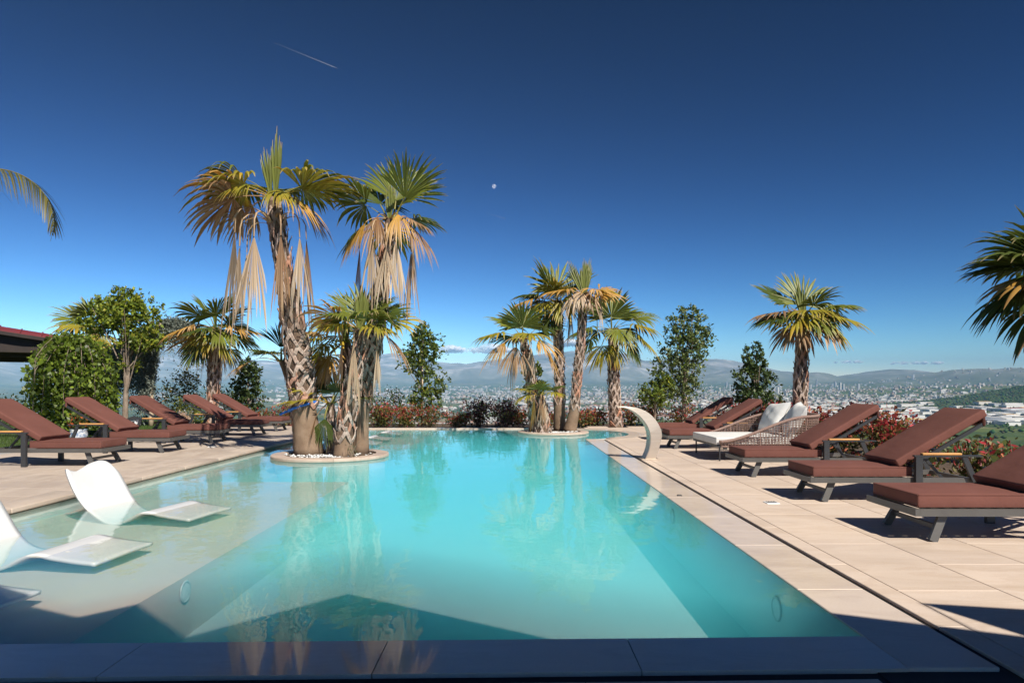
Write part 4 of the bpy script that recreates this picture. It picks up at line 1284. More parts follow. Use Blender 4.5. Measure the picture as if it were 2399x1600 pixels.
gq = 'fan palms of the far planter'
D = 17.7
p = Palm('left fan palm of the far planter with a low spreading crown',
         [(0.60,D,0.03,0.15),(0.55,D,0.8,0.145),(0.47,D,1.5,0.14),(0.36,D,2.1,0.13),(0.30,D,2.45,0.10)], 7, 0.25, 2.3, 5, 1.0, group=gq)
p.F(100, 70, 0.35, 0.95, 'green', droop=0.1, tip=0.3, bend=0.1); p.F(260, 68, 0.35, 0.9, 'green', droop=0.1, tip=0.35, bend=0.1); p.F(150, 60, 0.4, 0.9, 'green', droop=0.15)
p.F(20, 45, 0.5, 0.95, 'deep', droop=0.15, tip=0.5, bend=0.25, roll=0.5); p.F(185, 25, 0.6, 0.95, 'olive', droop=0.5, tip=0.8, bend=0.6); p.F(215, 5, 0.6, 0.9, 'yellow', droop=0.9, bend=0.9, arc=110)
p.F(245, -5, 0.55, 0.95, 'rust', droop=1.2, bend=1.2, arc=100); p.F(320, 10, 0.5, 0.9, 'yellow', droop=0.9, bend=0.8, arc=120); p.F(345, -5, 0.6, 0.9, 'yellow', droop=0.9, bend=1.0, arc=80); p.F(290, 30, 0.4, 0.8, 'olive', droop=0.8, bend=0.7)
p.F(120, 20, 0.5, 0.9, 'deep', droop=0.3); p.F(60, 30, 0.5, 0.9, 'deep', droop=0.3)
p.H(225, 0.6, 0.8, 'rust', -0.1); p.H(300, 0.55, 0.8, 'dead', -0.1)
D = 18.3
p = Palm('straight dark trunked fan palm in the middle of the far planter',
         [(1.28,D,0.03,0.175),(1.27,D,0.7,0.155),(1.27,D,1.6,0.135),(1.25,D,2.6,0.125),(1.24,D,3.5,0.11)], 8, 0.85, 3.35, 5, 1.05, group=gq)
p.F(100, 72, 0.35, 1.05, 'green', droop=0.08, tip=0.3, bend=0.1); p.F(190, 70, 0.35, 1.0, 'green', droop=0.1, tip=0.3, bend=0.1); p.F(250, 55, 0.35, 0.8, 'olive', droop=0.5, tip=0.8, bend=0.4); p.F(30, 60, 0.35, 0.95, 'deep', droop=0.1)
p.F(170, 25, 0.55, 0.9, 'deep', droop=0.4, bend=0.4); p.F(200, 12, 0.7, 0.85, 'yellow', droop=0.6, bend=0.5, arc=130); p.F(215, 0, 0.5, 0.8, 'olive', droop=0.8, bend=0.6); p.F(320, 10, 0.5, 0.8, 'green', droop=0.7, bend=0.6); p.F(280, 0, 0.5, 0.8, 'olive', droop=1.0, bend=0.9); p.F(120, 15, 0.5, 0.9, 'deep', droop=0.5)
p.F(240, -30, 0.5, 0.7, 'deep', droop=0.8, bend=0.6); p.H(250, 0.6, 0.8, 'rust', -0.2); p.H(190, 0.55, 0.75, 'dead', -0.2)
D = 17.85
p = Palm('tallest fan palm of the far planter, leaning right with bright fans',
         [(1.50,D,0.03,0.185),(1.58,D,0.35,0.155),(1.64,D,0.7,0.135),(1.70,D,1.4,0.125),(1.80,D,2.4,0.12),(1.85,D,3.2,0.12),(1.86,D,3.62,0.10)], 9, 0.72, 3.45, 5, 1.05, group=gq)
p.S(95, 82, 1.0, 0.1, (0.05,0,0)); p.S(60, 72, 1.1, 0.07, (0.05,0,0)); p.S(140, 64, 1.15, 0.07)
p.F(95, 75, 0.3, 0.85, 'deep', droop=0.1, tip=0.3, arc=90); p.F(200, 22, 0.45, 0.85, 'yellow', droop=0.6, bend=0.5); p.F(250, 25, 0.35, 0.7, 'dead', droop=1.4, bend=1.2, arc=120); p.F(310, 25, 0.4, 0.8, 'yellow', droop=0.8, bend=0.6); p.F(345, 20, 0.4, 0.85, 'yellow', droop=0.5, bend=0.5, roll=0.5)
p.F(285, 20, 0.35, 0.7, 'rust', droop=1.4, bend=1.3, arc=110); p.F(225, 10, 0.4, 0.75, 'dead', droop=1.3, bend=1.2, arc=110); p.F(20, 25, 0.4, 0.8, 'olive', droop=0.6, bend=0.5); p.F(130, 20, 0.4, 0.8, 'olive', droop=0.6, bend=0.5)
p.H(200, 0.55, 0.85, 'rust', -0.1, 50); p.H(320, 0.85, 0.8, 'dead', 0.0, 28); p.H(180, 0.5, 0.8, 'olive', -0.15, 60); p.H(350, 0.5, 0.7, 'olive', -0.1, 60)
D = 17.35
p = Palm('stubby little fan palm at the front of the far planter',
         [(0.80,D,0.03,0.20),(0.78,D,0.4,0.20),(0.74,D,0.75,0.17),(0.71,D,0.98,0.10)], 10, 0.12, 0.85, 7, 0.9, group=gq)
p.F(95, 72, 0.2, 0.5, 'green', droop=0.1); p.F(265, 66, 0.2, 0.48, 'green', droop=0.1); p.F(170, 42, 0.28, 0.5, 'olive', droop=0.5, bend=0.5); p.F(200, 18, 0.3, 0.5, 'olive', droop=0.9, bend=0.7); p.F(15, 45, 0.35, 0.5, 'deep', droop=0.5, bend=0.5); p.F(335, 28, 0.35, 0.5, 'olive', droop=0.9, bend=0.6); p.F(60, 45, 0.25, 0.5, 'green')
p.H(230, 0.3, 0.7, 'yellow', 0.0, 30); p.H(275, 0.28, 0.6, 'rust', 0, 46); p.H(300, 0.25, 0.55, 'dead', 0, 50); p.H(215, 0.25, 0.6, 'dead', 0, 40)
# --- lone palms
D = 20.7
p = Palm('fan palm in the far bed just right of the far planter',
         [(3.14,D,-0.05,0.20),(3.11,D,0.8,0.19),(3.08,D,1.5,0.18),(3.06,D,2.3,0.15),(3.03,D,2.95,0.12)], 11, 0.1, 2.75, 6, 1.1)
p.F(95, 76, 0.4, 1.15, 'green', droop=0.08, tip=0.3, bend=0.1); p.F(255, 72, 0.4, 1.1, 'green', droop=0.1, tip=0.3, bend=0.1); p.F(160, 62, 0.45, 1.05, 'deep', droop=0.15); p.F(30, 60, 0.45, 1.0, 'green', droop=0.15)
p.F(15, 35, 0.75, 1.05, 'green', droop=0.5, tip=0.8, bend=0.3, roll=0.4); p.F(345, 22, 0.7, 1.0, 'olive', droop=0.9, bend=0.6); p.F(350, -2, 0.8, 0.9, 'olive', droop=0.9, bend=0.7); p.F(325, -30, 0.75, 0.85, 'deep', droop=0.9, bend=0.6)
p.F(190, 15, 0.7, 1.0, 'green', droop=0.7, bend=0.6); p.F(200, -12, 0.8, 0.95, 'deep', droop=0.8, bend=0.7); p.F(225, -38, 0.75, 0.95, 'olive', droop=0.8, bend=0.6); p.F(265, -35, 0.65, 0.95, 'olive', droop=0.8, bend=0.8, arc=120); p.F(285, 8, 0.5, 0.85, 'green', droop=0.9, bend=0.8); p.F(305, -5, 0.5, 0.85, 'olive', droop=0.9, bend=0.8); p.F(130, 10, 0.6, 0.9, 'deep', droop=0.5); p.F(60, 15, 0.6, 0.9, 'deep', droop=0.5)
p.H(250, 0.5, 0.6, 'rust', -0.3)
D = 14.7
p = Palm('lone fan palm rising behind the woven daybed',
         [(6.2,D,-0.1,0.17),(6.19,D,0.7,0.165),(6.22,D,1.4,0.155),(6.24,D,2.1,0.135),(6.27,D,2.72,0.11)], 12, 0.05, 2.5, 6, 1.05)
p.S(120, 80, 0.8, 0.08)
p.F(70, 70, 0.3, 0.95, 'green', droop=0.08, tip=0.25, bend=0.1, roll=0.4); p.F(160, 48, 0.4, 0.95, 'deep', droop=0.12, tip=0.35, bend=0.15, roll=-0.3); p.F(300, 52, 0.3, 0.75, 'green', droop=0.3, bend=0.2); p.F(350, 28, 0.45, 0.95, 'green', droop=0.4, bend=0.35); p.F(325, 12, 0.45, 0.9, 'olive', droop=0.5, bend=0.5); p.F(20, 15, 0.5, 0.9, 'green', droop=0.5, bend=0.5)
p.F(185, 22, 0.45, 0.85, 'rust', droop=0.5, bend=0.5); p.F(200, 8, 0.5, 0.9, 'deep', droop=0.5, bend=0.4); p.F(235, 8, 0.45, 0.9, 'olive', droop=0.6, bend=0.6); p.F(280, 5, 0.4, 0.85, 'green', droop=0.7, bend=0.7); p.F(260, 25, 0.35, 0.8, 'olive', droop=0.6, bend=0.5); p.F(310, -15, 0.45, 0.85, 'rust', droop=0.7, bend=0.6); p.F(345, -12, 0.5, 0.85, 'olive', droop=0.7, bend=0.6)
p.F(220, -20, 0.45, 0.8, 'rust', droop=0.8, bend=0.6); p.F(120, 20, 0.45, 0.9, 'deep', droop=0.4); p.F(60, 30, 0.45, 0.9, 'deep', droop=0.4); p.F(265, -40, 0.35, 0.7, 'rust', droop=0.8)
D = 10.2
p = Palm('fan palm coloured darker for shade, cut by the right edge of the picture',
         [(8.35,D,-0.1,0.19),(8.33,D,0.8,0.18),(8.32,D,1.8,0.16),(8.3,D,2.8,0.12)], 13, 0.1, 2.6, 6, 1.1)
for (az, el, pl, R, kd, dr, be) in ((170,55,0.5,1.15,'deep',0.35,0.4),(185,32,0.55,1.2,'deep',0.3,0.35),(200,12,0.6,1.05,'yellow',0.6,0.5),(180,5,0.65,1.1,'deep',0.8,0.7),(195,-22,0.7,0.95,'deep',0.9,0.8),(160,-5,0.6,1.0,'deep',0.7,0.6),(215,-25,0.55,0.9,'rust',0.9,0.9),(230,20,0.5,1.0,'deep',0.6,0.5),(140,30,0.55,1.0,'deep',0.4,0.4),(260,40,0.5,0.9,'green',0.4,0.4),(300,30,0.5,0.95,'green',0.4,0.4),(0,40,0.5,1.0,'green',0.4,0.4),(40,20,0.5,1.0,'deep',0.5,0.5),(90,60,0.4,1.0,'deep',0.2,0.2),(330,0,0.5,0.9,'olive',0.7,0.6),(200,-50,0.5,0.9,'rust',0.6,0.5),(190,70,0.4,1.0,'green',0.2,0.2)):
    p.F(az, el, pl, R, kd, droop=dr, bend=be)  # mostly deep green on the side in view: shade put into the frond colour
D = 19.6
p = Palm('fan palm with yellowing lower fans behind the left row of loungers',
         [(-8.62,D,0.0,0.19),(-8.60,D,0.7,0.17),(-8.56,D,1.3,0.19),(-8.52,D,2.0,0.20),(-8.5,D,2.9,0.13)], 14, 0.3, 2.7, 6, 1.05)
p.crown(13, 0.98, 0.55, -30, 76, 0.35, 0, 20)
p.F(345, 12, 0.6, 0.95, 'yellow', droop=0.5, bend=0.5); p.F(205, 14, 0.6, 0.95, 'yellow', droop=0.7, bend=0.6); p.F(300, 2, 0.55, 1.0, 'green', droop=0.5, bend=0.6); p.F(250, -15, 0.5, 0.9, 'olive', droop=0.8, bend=0.7)
for az in (225, 265, 300, 200, 330): p.H(az, 0.5, 0.75, 'rust' if az % 2 else 'dead', -0.25, 48)
D = 24.0
p = Palm('half hidden fan palm behind the bright green tree on the left',
         [(-14.75,D,0.0,0.24),(-14.72,D,1.2,0.24),(-14.7,D,2.4,0.26),(-14.7,D,3.3,0.16)], 15, 0.3, 3.0, 6, 1.2)
p.crown(12, 1.05, 0.6, -20, 70, 0.2, 4, 160)
p.F(170, 38, 0.6, 1.05, 'deep', droop=0.3); p.F(185, 12, 0.7, 1.0, 'olive', droop=0.7, bend=0.6)

# --- feather palm whose one leaf reaches in at the left edge
def feather_palm():
    D = 12.4; x0 = -10.75
    p = Palm('feather leaved palm left of the picture, one drooping leaf reaching in', [(x0,D,0.0,0.2),(x0,D,1.8,0.17),(x0+0.02,D,3.6,0.15),(x0+0.03,D,4.7,0.12)], 16, 0.2, 4.4, 6, 1.1, name='feather_palm')
    rs = np.random.RandomState(77)
    def feather(az, el, L, curve):
        V = []; F = []; C = []
        azr = math.radians(az); e = math.radians(el); k = 34; q = np.zeros(3); pts = [q.copy()]; ds = []
        for i in range(k):
            d = np.array((math.cos(azr)*math.cos(e), math.sin(azr)*math.cos(e), math.sin(e))); ds.append(d)
            q = q+d*L/k; pts.append(q.copy()); e -= curve/k*(0.3+1.7*i/k)
        s = np.array((-math.sin(azr), math.cos(azr), 0))
        for i, pt in enumerate(pts):
            w = 0.02*(1-0.85*i/k)
            for (a, b) in ((-1,-1),(1,-1),(1,1),(-1,1)):
                V.append(pt+s*a*w+np.array((0,0,b*w*0.6))); C.append(np.array((0.25,0.21,0.06)))
        for i in range(k):
            for j in range(4): F.append((i*4+j, i*4+(j+1) % 4, i*4+4+(j+1) % 4, i*4+4+j))
        for i in range(4, k):
            for sd in (-1, 1):
                for h in range(2):
                    d = ds[i]; t = i/k
                    Ls = L*0.27*(math.sin(PI*min(1, 0.15+t*0.9))**0.6)*rs.uniform(0.85, 1.1)
                    v = d*0.75+s*sd*0.6+np.array((0,0,rs.uniform(-0.1, 0.35))); v /= np.linalg.norm(v)
                    cur = pts[i]+(pts[i+1]-pts[i])*h*0.5; b0 = len(V)
                    br = rs.uniform(0.7, 1.25)
                    sid = np.cross(v, np.array((0,0,1))); sid /= max(1e-6, np.linalg.norm(sid))
                    col0 = np.array((0.055,0.058,0.014))*br if rs.rand() < 0.75 else OLIVE*0.5*br
                    for m_ in range(5):
                        tt = m_/4; hw = 0.0105*(1-tt)**0.6+0.0015
                        V += [cur-sid*hw, cur+sid*hw]; C += [col0*(1-tt*0.06)+TAN*tt*0.06]*2
                        v2 = v*0.9+np.array((0,0,-1.0))*(0.4+1.5*tt); v2 /= np.linalg.norm(v2); cur = cur+v2*Ls/4
                    for m_ in range(4): F.append((b0+m_*2, b0+m_*2+1, b0+m_*2+3, b0+m_*2+2))
        return V, F, C
    for (az, el, L, cv) in ((-3,31,3.45,2.3),(105,50,2.8,1.6),(140,40,2.8,1.8),(175,35,2.8,1.8),(230,45,2.8,1.7),(285,38,2.6,1.9),(150,70,2.0,1.3),(200,72,2.0,1.3)):
        p.add(feather(az, el, L, cv))
feather_palm()

# ================================================================== loungers
def cushion_mesh(name, L, W, T, puff=0.012):
    """soft box from x=0..L, y=-W/2..W/2, z=0..T with rounded welted edges"""
    bm = bmesh.new()
    bmesh.ops.create_cube(bm, size=1.0)
    bmesh.ops.scale(bm, vec=(L, W, T), verts=bm.verts)
    bmesh.ops.translate(bm, vec=(L/2, 0, T/2), verts=bm.verts)
    bmesh.ops.bevel(bm, geom=bm.edges[:], offset=0.018, segments=3, profile=0.6, affect='EDGES')
    bmesh.ops.subdivide_edges(bm, edges=[e for e in bm.edges if e.calc_length() > 0.3], cuts=7, use_grid_fill=True)
    for v in bm.verts:
        u = v.co.x/L*2-1; w = v.co.y/(W/2)
        if v.co.z > T*0.8: v.co.z += puff*(1-u*u)*(1-w*w) + 0.0025*math.sin(v.co.x*23)*math.sin(v.co.y*17+1)
    me = bpy.data.meshes.new(name); bm.to_mesh(me); bm.free()
    me.polygons.foreach_set('use_smooth', [True]*len(me.polygons))
    return me

def make_lounger():
    """foot end at x=0, head towards +x; feet on z=0"""
    root = empty('sun_lounger')
    W = 0.70
    f = MB()
    for sgn in (-1, 1): f.box(-0.02, 1.62, sgn*W/2-0.0175, sgn*W/2+0.0175, 0.20, 0.255)
    f.box(-0.055, -0.021, -W/2-0.0175, W/2+0.0175, 0.20, 0.256)
    f.box(1.585, 1.619, -W/2+0.018, W/2-0.018, 0.205, 0.25)
    f.build('frame', M['metal_taupe'], root)
    for i in range(9):
        x = 0.06+0.105*i
        s = MB(); s.box(x, x+0.05, -W/2+0.018, W/2-0.018, 0.236, 0.252); s.build('slat', M['metal_taupe'], root)
    for sgn in (-1, 1):
        l = MB(); l.bar((0.20, sgn*(W/2-0.055), 0.215), (0.095, sgn*(W/2-0.02), 0.0), 0.035, 0.062, (1,0,0)); 
        l.build('leg', M['metal_taupe'], root)
    c = MB(); c.bar((0.15, -(W/2-0.055), 0.105), (0.15, W/2-0.055, 0.105), 0.022, 0.035); c.build('stretcher', M['metal_taupe'], root)
    # backrest: rises from the pivot
    px, pz, ang, BL = 0.93, 0.285, math.radians(30.5), 1.03
    dx, dz = math.cos(ang), math.sin(ang)
    bf = MB()
    for sgn in (-1, 1): bf.bar((px, sgn*0.30, pz+0.038), (px+dx*BL*0.97, sgn*0.30, pz+0.038+dz*BL*0.97), 0.03, 0.035)
    for t in (0.12, 0.4, 0.68, 0.93): bf.bar((px+dx*BL*t, -0.29, pz+0.038+dz*BL*t), (px+dx*BL*t, 0.29, pz+0.038+dz*BL*t), 0.04, 0.018)
    bf.build('backrest_frame', M['metal_dark'], root)
    for sgn in (-1, 1):
        st = MB(); st.bar((px+dx*BL*0.28, sgn*0.25, pz+0.02+dz*BL*0.28), (1.36, sgn*0.25, 0.24), 0.02, 0.028)
        st.build('prop', M['metal_dark'], root)
    for sgn in (-1, 1):
        y = sgn*(W/2+0.045)
        p_ = MB(); p_.box(1.00, 1.07, y-0.02, y+0.02, 0.0, 0.475); p_.build('arm_post', M['metal_dark'], root)
        a = MB(); a.box(0.985, 1.68, y-0.022, y+0.022, 0.4755, 0.492)
        a.bar((1.50, y, 0.478), (1.61, y, 0.22), 0.03, 0.05, (1,0,0))
        ar = a.build('arm_frame', M['metal_dark'], root)
        t = obj('armrest', rbox('armrest', 0.40, 0.056, 0.022, 0.006, 2), M['teak'], root, (1.265, y, 0.5035))
    seat = obj('seat_cushion', cushion_mesh('seat_cushion', 1.03, 0.665, 0.102), M['cushion'], root, (-0.02, 0, 0.262))
    piping = MB()
    for z in (0.006, 0.096):
        piping.tube([(0.004,-0.328,z),(0.004,0.328,z)], 0.0045, 6); piping.tube([(0.008,-0.3315,z),(1.02,-0.3315,z)], 0.0045, 6); piping.tube([(0.008,0.3315,z),(1.02,0.3315,z)], 0.0045, 6)
    piping.build('piping', M['cushion'], seat)
    back = obj('back_cushion', cushion_mesh('back_cushion', 1.06, 0.665, 0.085), M['cushion'], root, (px-0.055, 0, pz+0.07), (0, -ang, 0))
    # the sleeve folded over the head end of the frame
    fl = cushion_mesh('sleeve', 0.17, 0.655, 0.03, 0.0)
    obj('sleeve', fl, M['cushion'], back, (1.045, 0, 0.078), (0, math.radians(118), 0))
    return root

proto = make_lounger()
RIGHT = [(3.15, 5.60, 'brown sun lounger nearest the camera on the right terrace, cut by the picture edge'),
         (3.15, 7.43, 'brown sun lounger second from the front on the right terrace'),
         (3.10, 9.38, 'brown sun lounger just in front of the woven daybed'),
         (3.06, 13.52, 'brown sun lounger just behind the woven daybed'),
         (3.22, 15.75, 'farthest brown sun lounger on the right terrace')]
LEFT = [(-5.90, 10.1, 'brown sun lounger nearest the camera on the left terrace, cut by the picture edge'),
        (-5.96, 12.15, 'brown sun lounger second from the front on the left terrace'),
        (-6.00, 14.2, 'brown sun lounger in the middle of the left row'),
        (-5.92, 16.3, 'brown sun lounger second from the far end of the left row'),
        (-5.95, 17.9, 'farthest brown sun lounger of the left row, partly behind the tall palm')]
first = True
rr0 = random.Random(4)
for (x, y, lb) in RIGHT:
    o = proto if first else copy_tree(proto)
    first = False
    o.location = (x, y, 0.0105); o.rotation_euler = (0, 0, rr0.uniform(-0.014, 0.014)); tag(o, lb, 'sun lounger', 'brown sun loungers along the right of the pool')
for (x, y, lb) in LEFT:
    o = copy_tree(proto)
    o.location = (x, y, 0.0655); o.rotation_euler = (0, 0, PI+rr0.uniform(-0.02, 0.02)); tag(o, lb, 'sun lounger', 'brown sun loungers along the left of the pool')

# ---- white chaises standing in the shallow water
def chaise_mesh():
    prof = catmull([(0,0.38),(0.05,0.31),(0.13,0.18),(0.24,0.035),(0.38,-0.07),(0.52,-0.112),(0.68,-0.085),(0.84,-0.010),(0.95,0.014),(1.08,-0.008),(1.24,-0.022),(1.40,-0.028)], 44)
    # the foot end dips below the surface again
    W = 0.33; nv = 16
    V = []; 
    n = len(prof)
    def pt(i, v):
        x, z = prof[i]; t = i/(n-1)
        w = W*(1.0-0.10*math.exp(-((t-0.36)/0.10)**2))
        zz = z; xx = x
        if t < 0.34:
            k = 1-t/0.34; av = abs(v)
            lift = float(np.interp(v, [-1,-0.85,-0.65,-0.3,0.2,0.55,0.8,0.93,1], [0.02,-0.005,-0.022,0.0,0.04,0.056,0.036,-0.005,-0.05]))
            zz += k**1.3*lift; xx += k*0.04*(av-0.5)-k*0.5*lift
            w *= 1-0.10*k**3
        if t > 0.85:
            k = (t-0.85)/0.15; zz -= 0.012*k*abs(v); xx += 0.02*k*(1-abs(v))
        return Vector((xx, v*w, zz))
    th = 0.024
    top = []; bot = []
    for i in range(n):
        t = i/(n-1)
        for j in range(nv+1):
            v = -1+2*j/nv
            # rounded corners at both ends
            e = min(1.0, max(0.03, t)/0.05) if t < 0.05 else (min(1.0, max(0.03, 1-t)/0.04) if t > 0.96 else 1.0)
            vv = v*(0.90+0.10*math.sqrt(max(0, 1-(1-e)**2)))
            p0 = pt(i, vv)
            ia, ib = max(0, i-1), min(n-1, i+1)
            tg = pt(ib, vv)-pt(ia, vv); nn = Vector((-tg.z, 0, tg.x)).normalized()
            top.append(p0); bot.append(p0-nn*th)
    V = top+bot; o = len(top); k = nv+1
    F = []
    for i in range(n-1):
        for j in range(nv):
            F.append((i*k+j, (i+1)*k+j, (i+1)*k+j+1, i*k+j+1)); F.append((o+i*k+j, o+i*k+j+1, o+(i+1)*k+j+1, o+(i+1)*k+j))
        F.append((i*k, o+i*k, o+(i+1)*k, (i+1)*k)); F.append((i*k+nv, (i+1)*k+nv, o+(i+1)*k+nv, o+i*k+nv))
    for j in range(nv):
        F.append((j, j+1, o+j+1, o+j)); q = (n-1)*k; F.append((q+j, o+q+j, o+q+j+1, q+j+1))
    mb = MB(); mb.add(V, F)
    return mb.mesh('shell', True)
CH = chaise_mesh(); CH.materials.append(M['white_shell'])
pad = MB()
for x in (0.45, 0.62): pad.box(x-0.03, x+0.03, -0.2, 0.2, -0.129, -0.11)
PADM = pad.mesh('foot_pad'); PADM.materials.append(M['white_shell'])
def chaise(x, y, rz, label, grp):
    e = empty('pool_chaise', (x, y, 0.0), rz)
    obj('shell', CH, None, e); obj('foot_pad', PADM, None, e)
    tag(e, label, 'pool chaise', grp)
g1 = 'white chaises on the near sun shelf'; g2 = 'white chaises on the far sun shelf'
chaise(-4.30, 3.95, -0.07, 'white pool chaise of which only the foot shows at the left edge', g1)
chaise(-4.30, 5.28, -0.10, 'white pool chaise nearer the camera on the near shelf, its back cut by the edge', g1)
chaise(-4.34, 7.02, -0.20, 'white pool chaise standing whole on the near shelf', g1)
chaise(-4.35, 14.75+0.5, 0.0, 'nearest white chaise on the far shelf, behind the trunks', g2)
chaise(-4.35, 16.6, 0.0, 'middle white chaise on the far shelf, behind the trunks', g2)
chaise(-4.35, 18.4, 0.0, 'farthest white chaise on the far shelf at the pool end', g2)

# ---- steel water spout
def spout():
    outer = [(1.734,0.872),(1.86,0.872),(1.967,0.864),(2.098,0.840),(2.255,0.762),(2.373,0.640),(2.450,0.494),(2.464,0.376),(2.430,0.219),(2.366,0.0)]
    inner = [(1.734,0.860),(1.85,0.848),(1.94,0.818),(2.045,0.755),(2.15,0.655),(2.229,0.535),(2.268,0.405),(2.268,0.271),(2.242,0.14),(2.183,0.0)]
    A = catmull(outer, 60)[::2]; B = catmull(inner, 60)[::2]
    y0, y1 = 11.22, 11.55
    ox, oy = 2.27, 11.38
    mb = MB(); V = []; F = []
    n = 31
    for k, (a, b) in enumerate(zip(A, B)):
        t = k/30; yw = 0.10+0.065*min(1, t*1.6)
        m_ = (a+b)/2
        V += [(b[0]-ox, -yw, b[1]), (a[0]-ox, -yw*0.92, a[1]), (a[0]-ox, yw*0.92, a[1]), (b[0]-ox, yw, b[1])]
        V[-4] = (b[0]-ox, -yw, b[1])
    for k in range(30):
        for j in range(4):
            F.append((k*4+j, k*4+(j+1) % 4, k*4+4+(j+1) % 4, k*4+4+j))
    F += [(3,2,1,0), (120,121,122,123)]
    bm = bmesh.new()
    me = bpy.data.meshes.new('blade'); me.from_pydata(V, [], F); bm.from_mesh(me)
    bmesh.ops.recalc_face_normals(bm, faces=bm.faces)
    ed = [e for e in bm.edges if len(e.link_faces) == 2 and e.calc_face_angle() > 0.7]
    bmesh.ops.bevel(bm, geom=ed, offset=0.008, segments=2, affect='EDGES')
    bm.to_mesh(me); bm.free()
    e = empty('water_spout', (ox, oy, 0.0105))
    obj('blade', me, M['steel'], e)
    obj('base_plate', rbox('base_plate', 0.30, 0.38, 0.012, 0.004, 1, False), M['steel'], e, (0.0, 0, 0.007))
    for (bx, by) in ((-.12,-.16),(.12,-.16),(-.12,.16),(.12,.16)):
        b = MB(); b.tube([(bx,by,0.012),(bx,by,0.024)], 0.011, 8); b.build('bolt', M['steel'], e)
    tag(e, 'curved polished steel water spout arching over the right coping', 'water spout')
spout()

# ---- woven daybed
def daybed():
    e = empty('woven_daybed', (3.30, 11.72, 0.0105))
    L, W = 1.78, 1.50
    for (x, y) in ((0.05,-W/2+.05),(0.05,W/2-.05),(1.55,-W/2+.12),(1.55,W/2-.12)):
        l = MB(); l.tube([(x,y,0.26),(x,y,0.0)], 0.014, 8); l.build('leg', M['metal_dark'], e)
    fr = MB(); fr.box(0.0, 1.6, -W/2+.03, W/2-.03, 0.225, 0.262); fr.build('frame', M['metal_dark'], e)
    mt = obj('mattress', cushion_mesh('mattress', 1.52, W-0.08, 0.115, 0.02), M['white_fabric'], e, (-0.01, 0, 0.263))
    # rim curve: from the front corner, rising along the side, round the back, down the other side
    def rim(s):
        # s in -1..1 ; returns x,y,z_top
        a = abs(s); sg = -1 if s < 0 else 1
        if a > 0.42:
            t = (1-a)/0.58                       # 0 at the front, 1 at the back corner
            x = 0.03+1.42*t; y = sg*(W/2+0.02*math.sin(PI*t)); z = 0.315+0.40*smooth01(t*0.98)**0.95
        else:
            th = a/0.42*PI/2
            x = 1.45+0.33*math.cos(th)**0.8 if th < PI/2 else 1.45; y = sg*(W/2)*math.sin(th)**0.7; z = 0.715+0.02*math.cos(th)
        return Vector((x, y, float(z)))
    k = 90
    top = [rim(-1+2*i/k) for i in range(k+1)]
    def low(p): 
        q = Vector((p.x, p.y, 0.235)); c = Vector((0.8, 0, 0.235)); d = q-c
        return c+d*0.955
    rm = MB(); rm.tube(top, 0.024, 8); rm.build('rim', M['rope'], e, True)
    rl = MB(); rl.tube([low(p) for p in top], 0.016, 6); rl.build('base_rail', M['rope'], e, True)
    wv = MB()
    for i in range(0, k*2+1):
        p = rim(-1+i/k)
        q = low(p); b = (p+q)/2 + (Vector((p.x-0.8, p.y, 0)).normalized())*0.012*(1 if i % 2 else -1)
        wv.tube([p, b, q], 0.0055, 4, False)
    nrow = 13
    for j in range(1, nrow):
        z = 0.235+(0.735-0.235)*j/nrow
        seg = []
        for i in range(k+1):
            p = top[i]; q = low(p)
            if p.z-0.012 > z:
                t = (z-q.z)/(p.z-q.z); c = q+(p-q)*t; n_ = Vector((p.x-0.8, p.y, 0)).normalized()
                seg.append(c+n_*0.008*(1 if i % 2 else -1))
            else:
                if len(seg) > 2: wv.tube(seg, 0.0055, 4, False)
                seg = []
        if len(seg) > 2: wv.tube(seg, 0.0055, 4, False)
    w_ = wv.build('woven_shell', M['rope'], e)
    for i in (12, 26, 38, 52, 64, 78):
        p = top[i]; s = MB(); s.tube([p, low(p)], 0.012, 6); s.build('rib', M['rope'], e)
    # two pillows leaning on the back: separate things
    def pillow(x, y, z, rx, rz, label):
        nu = 18; V = []; F = []
        for sd in (1, -1):
            for i in range(nu+1):
                for j in range(nu+1):
                    u = -1+2*i/nu; v = -1+2*j/nu
                    h = 0.13*((1-abs(u)**2.6)*(1-abs(v)**2.6))**0.55
                    pin = 1-0.10*(1-abs(u))*abs(v)**3-0.0
                    pin2 = 1-0.10*(1-abs(v))*abs(u)**3
                    cr = 0.008*math.sin(u*5+v*9+x*7)*(1-abs(u))+0.006*math.sin(u*11-v*4+y*3)*(1-abs(v))
                    V.append((u*0.34*pin2, v*0.30*pin, sd*h+cr*(1 if sd > 0 else -1)*0.8))
        q = (nu+1)**2
        for s_ in (0, 1):
            for i in range(nu):
                for j in range(nu):
                    a = s_*q+i*(nu+1)+j; f = (a, a+nu+1, a+nu+2, a+1)
                    F.append(f if s_ == 0 else f[::-1])
        mb = MB(); mb.add(V, F)
        o = mb.build('pillow', M['white_fabric'], None, True, (x, y, z))
        o.rotation_euler = (Matrix.Rotation(rz, 3, 'Z') @ Matrix.Rotation(math.radians(-62), 3, 'Y') @ Matrix.Rotation(rx, 3, 'Z') @ Matrix.Rotation(PI/2, 3, 'Z')).to_euler()
        tag(o, label, 'pillow', 'white pillows on the daybed')
    pillow(4.60, 12.0, 0.66, 0.08, 0.12, 'white pillow on the daybed, farther left one')
    pillow(4.72, 11.42, 0.665, -0.12, -0.22, 'white crumpled pillow on the daybed, nearer right one')
    tag(e, 'white daybed with a curved mauve rope woven shell', 'daybed')
daybed()

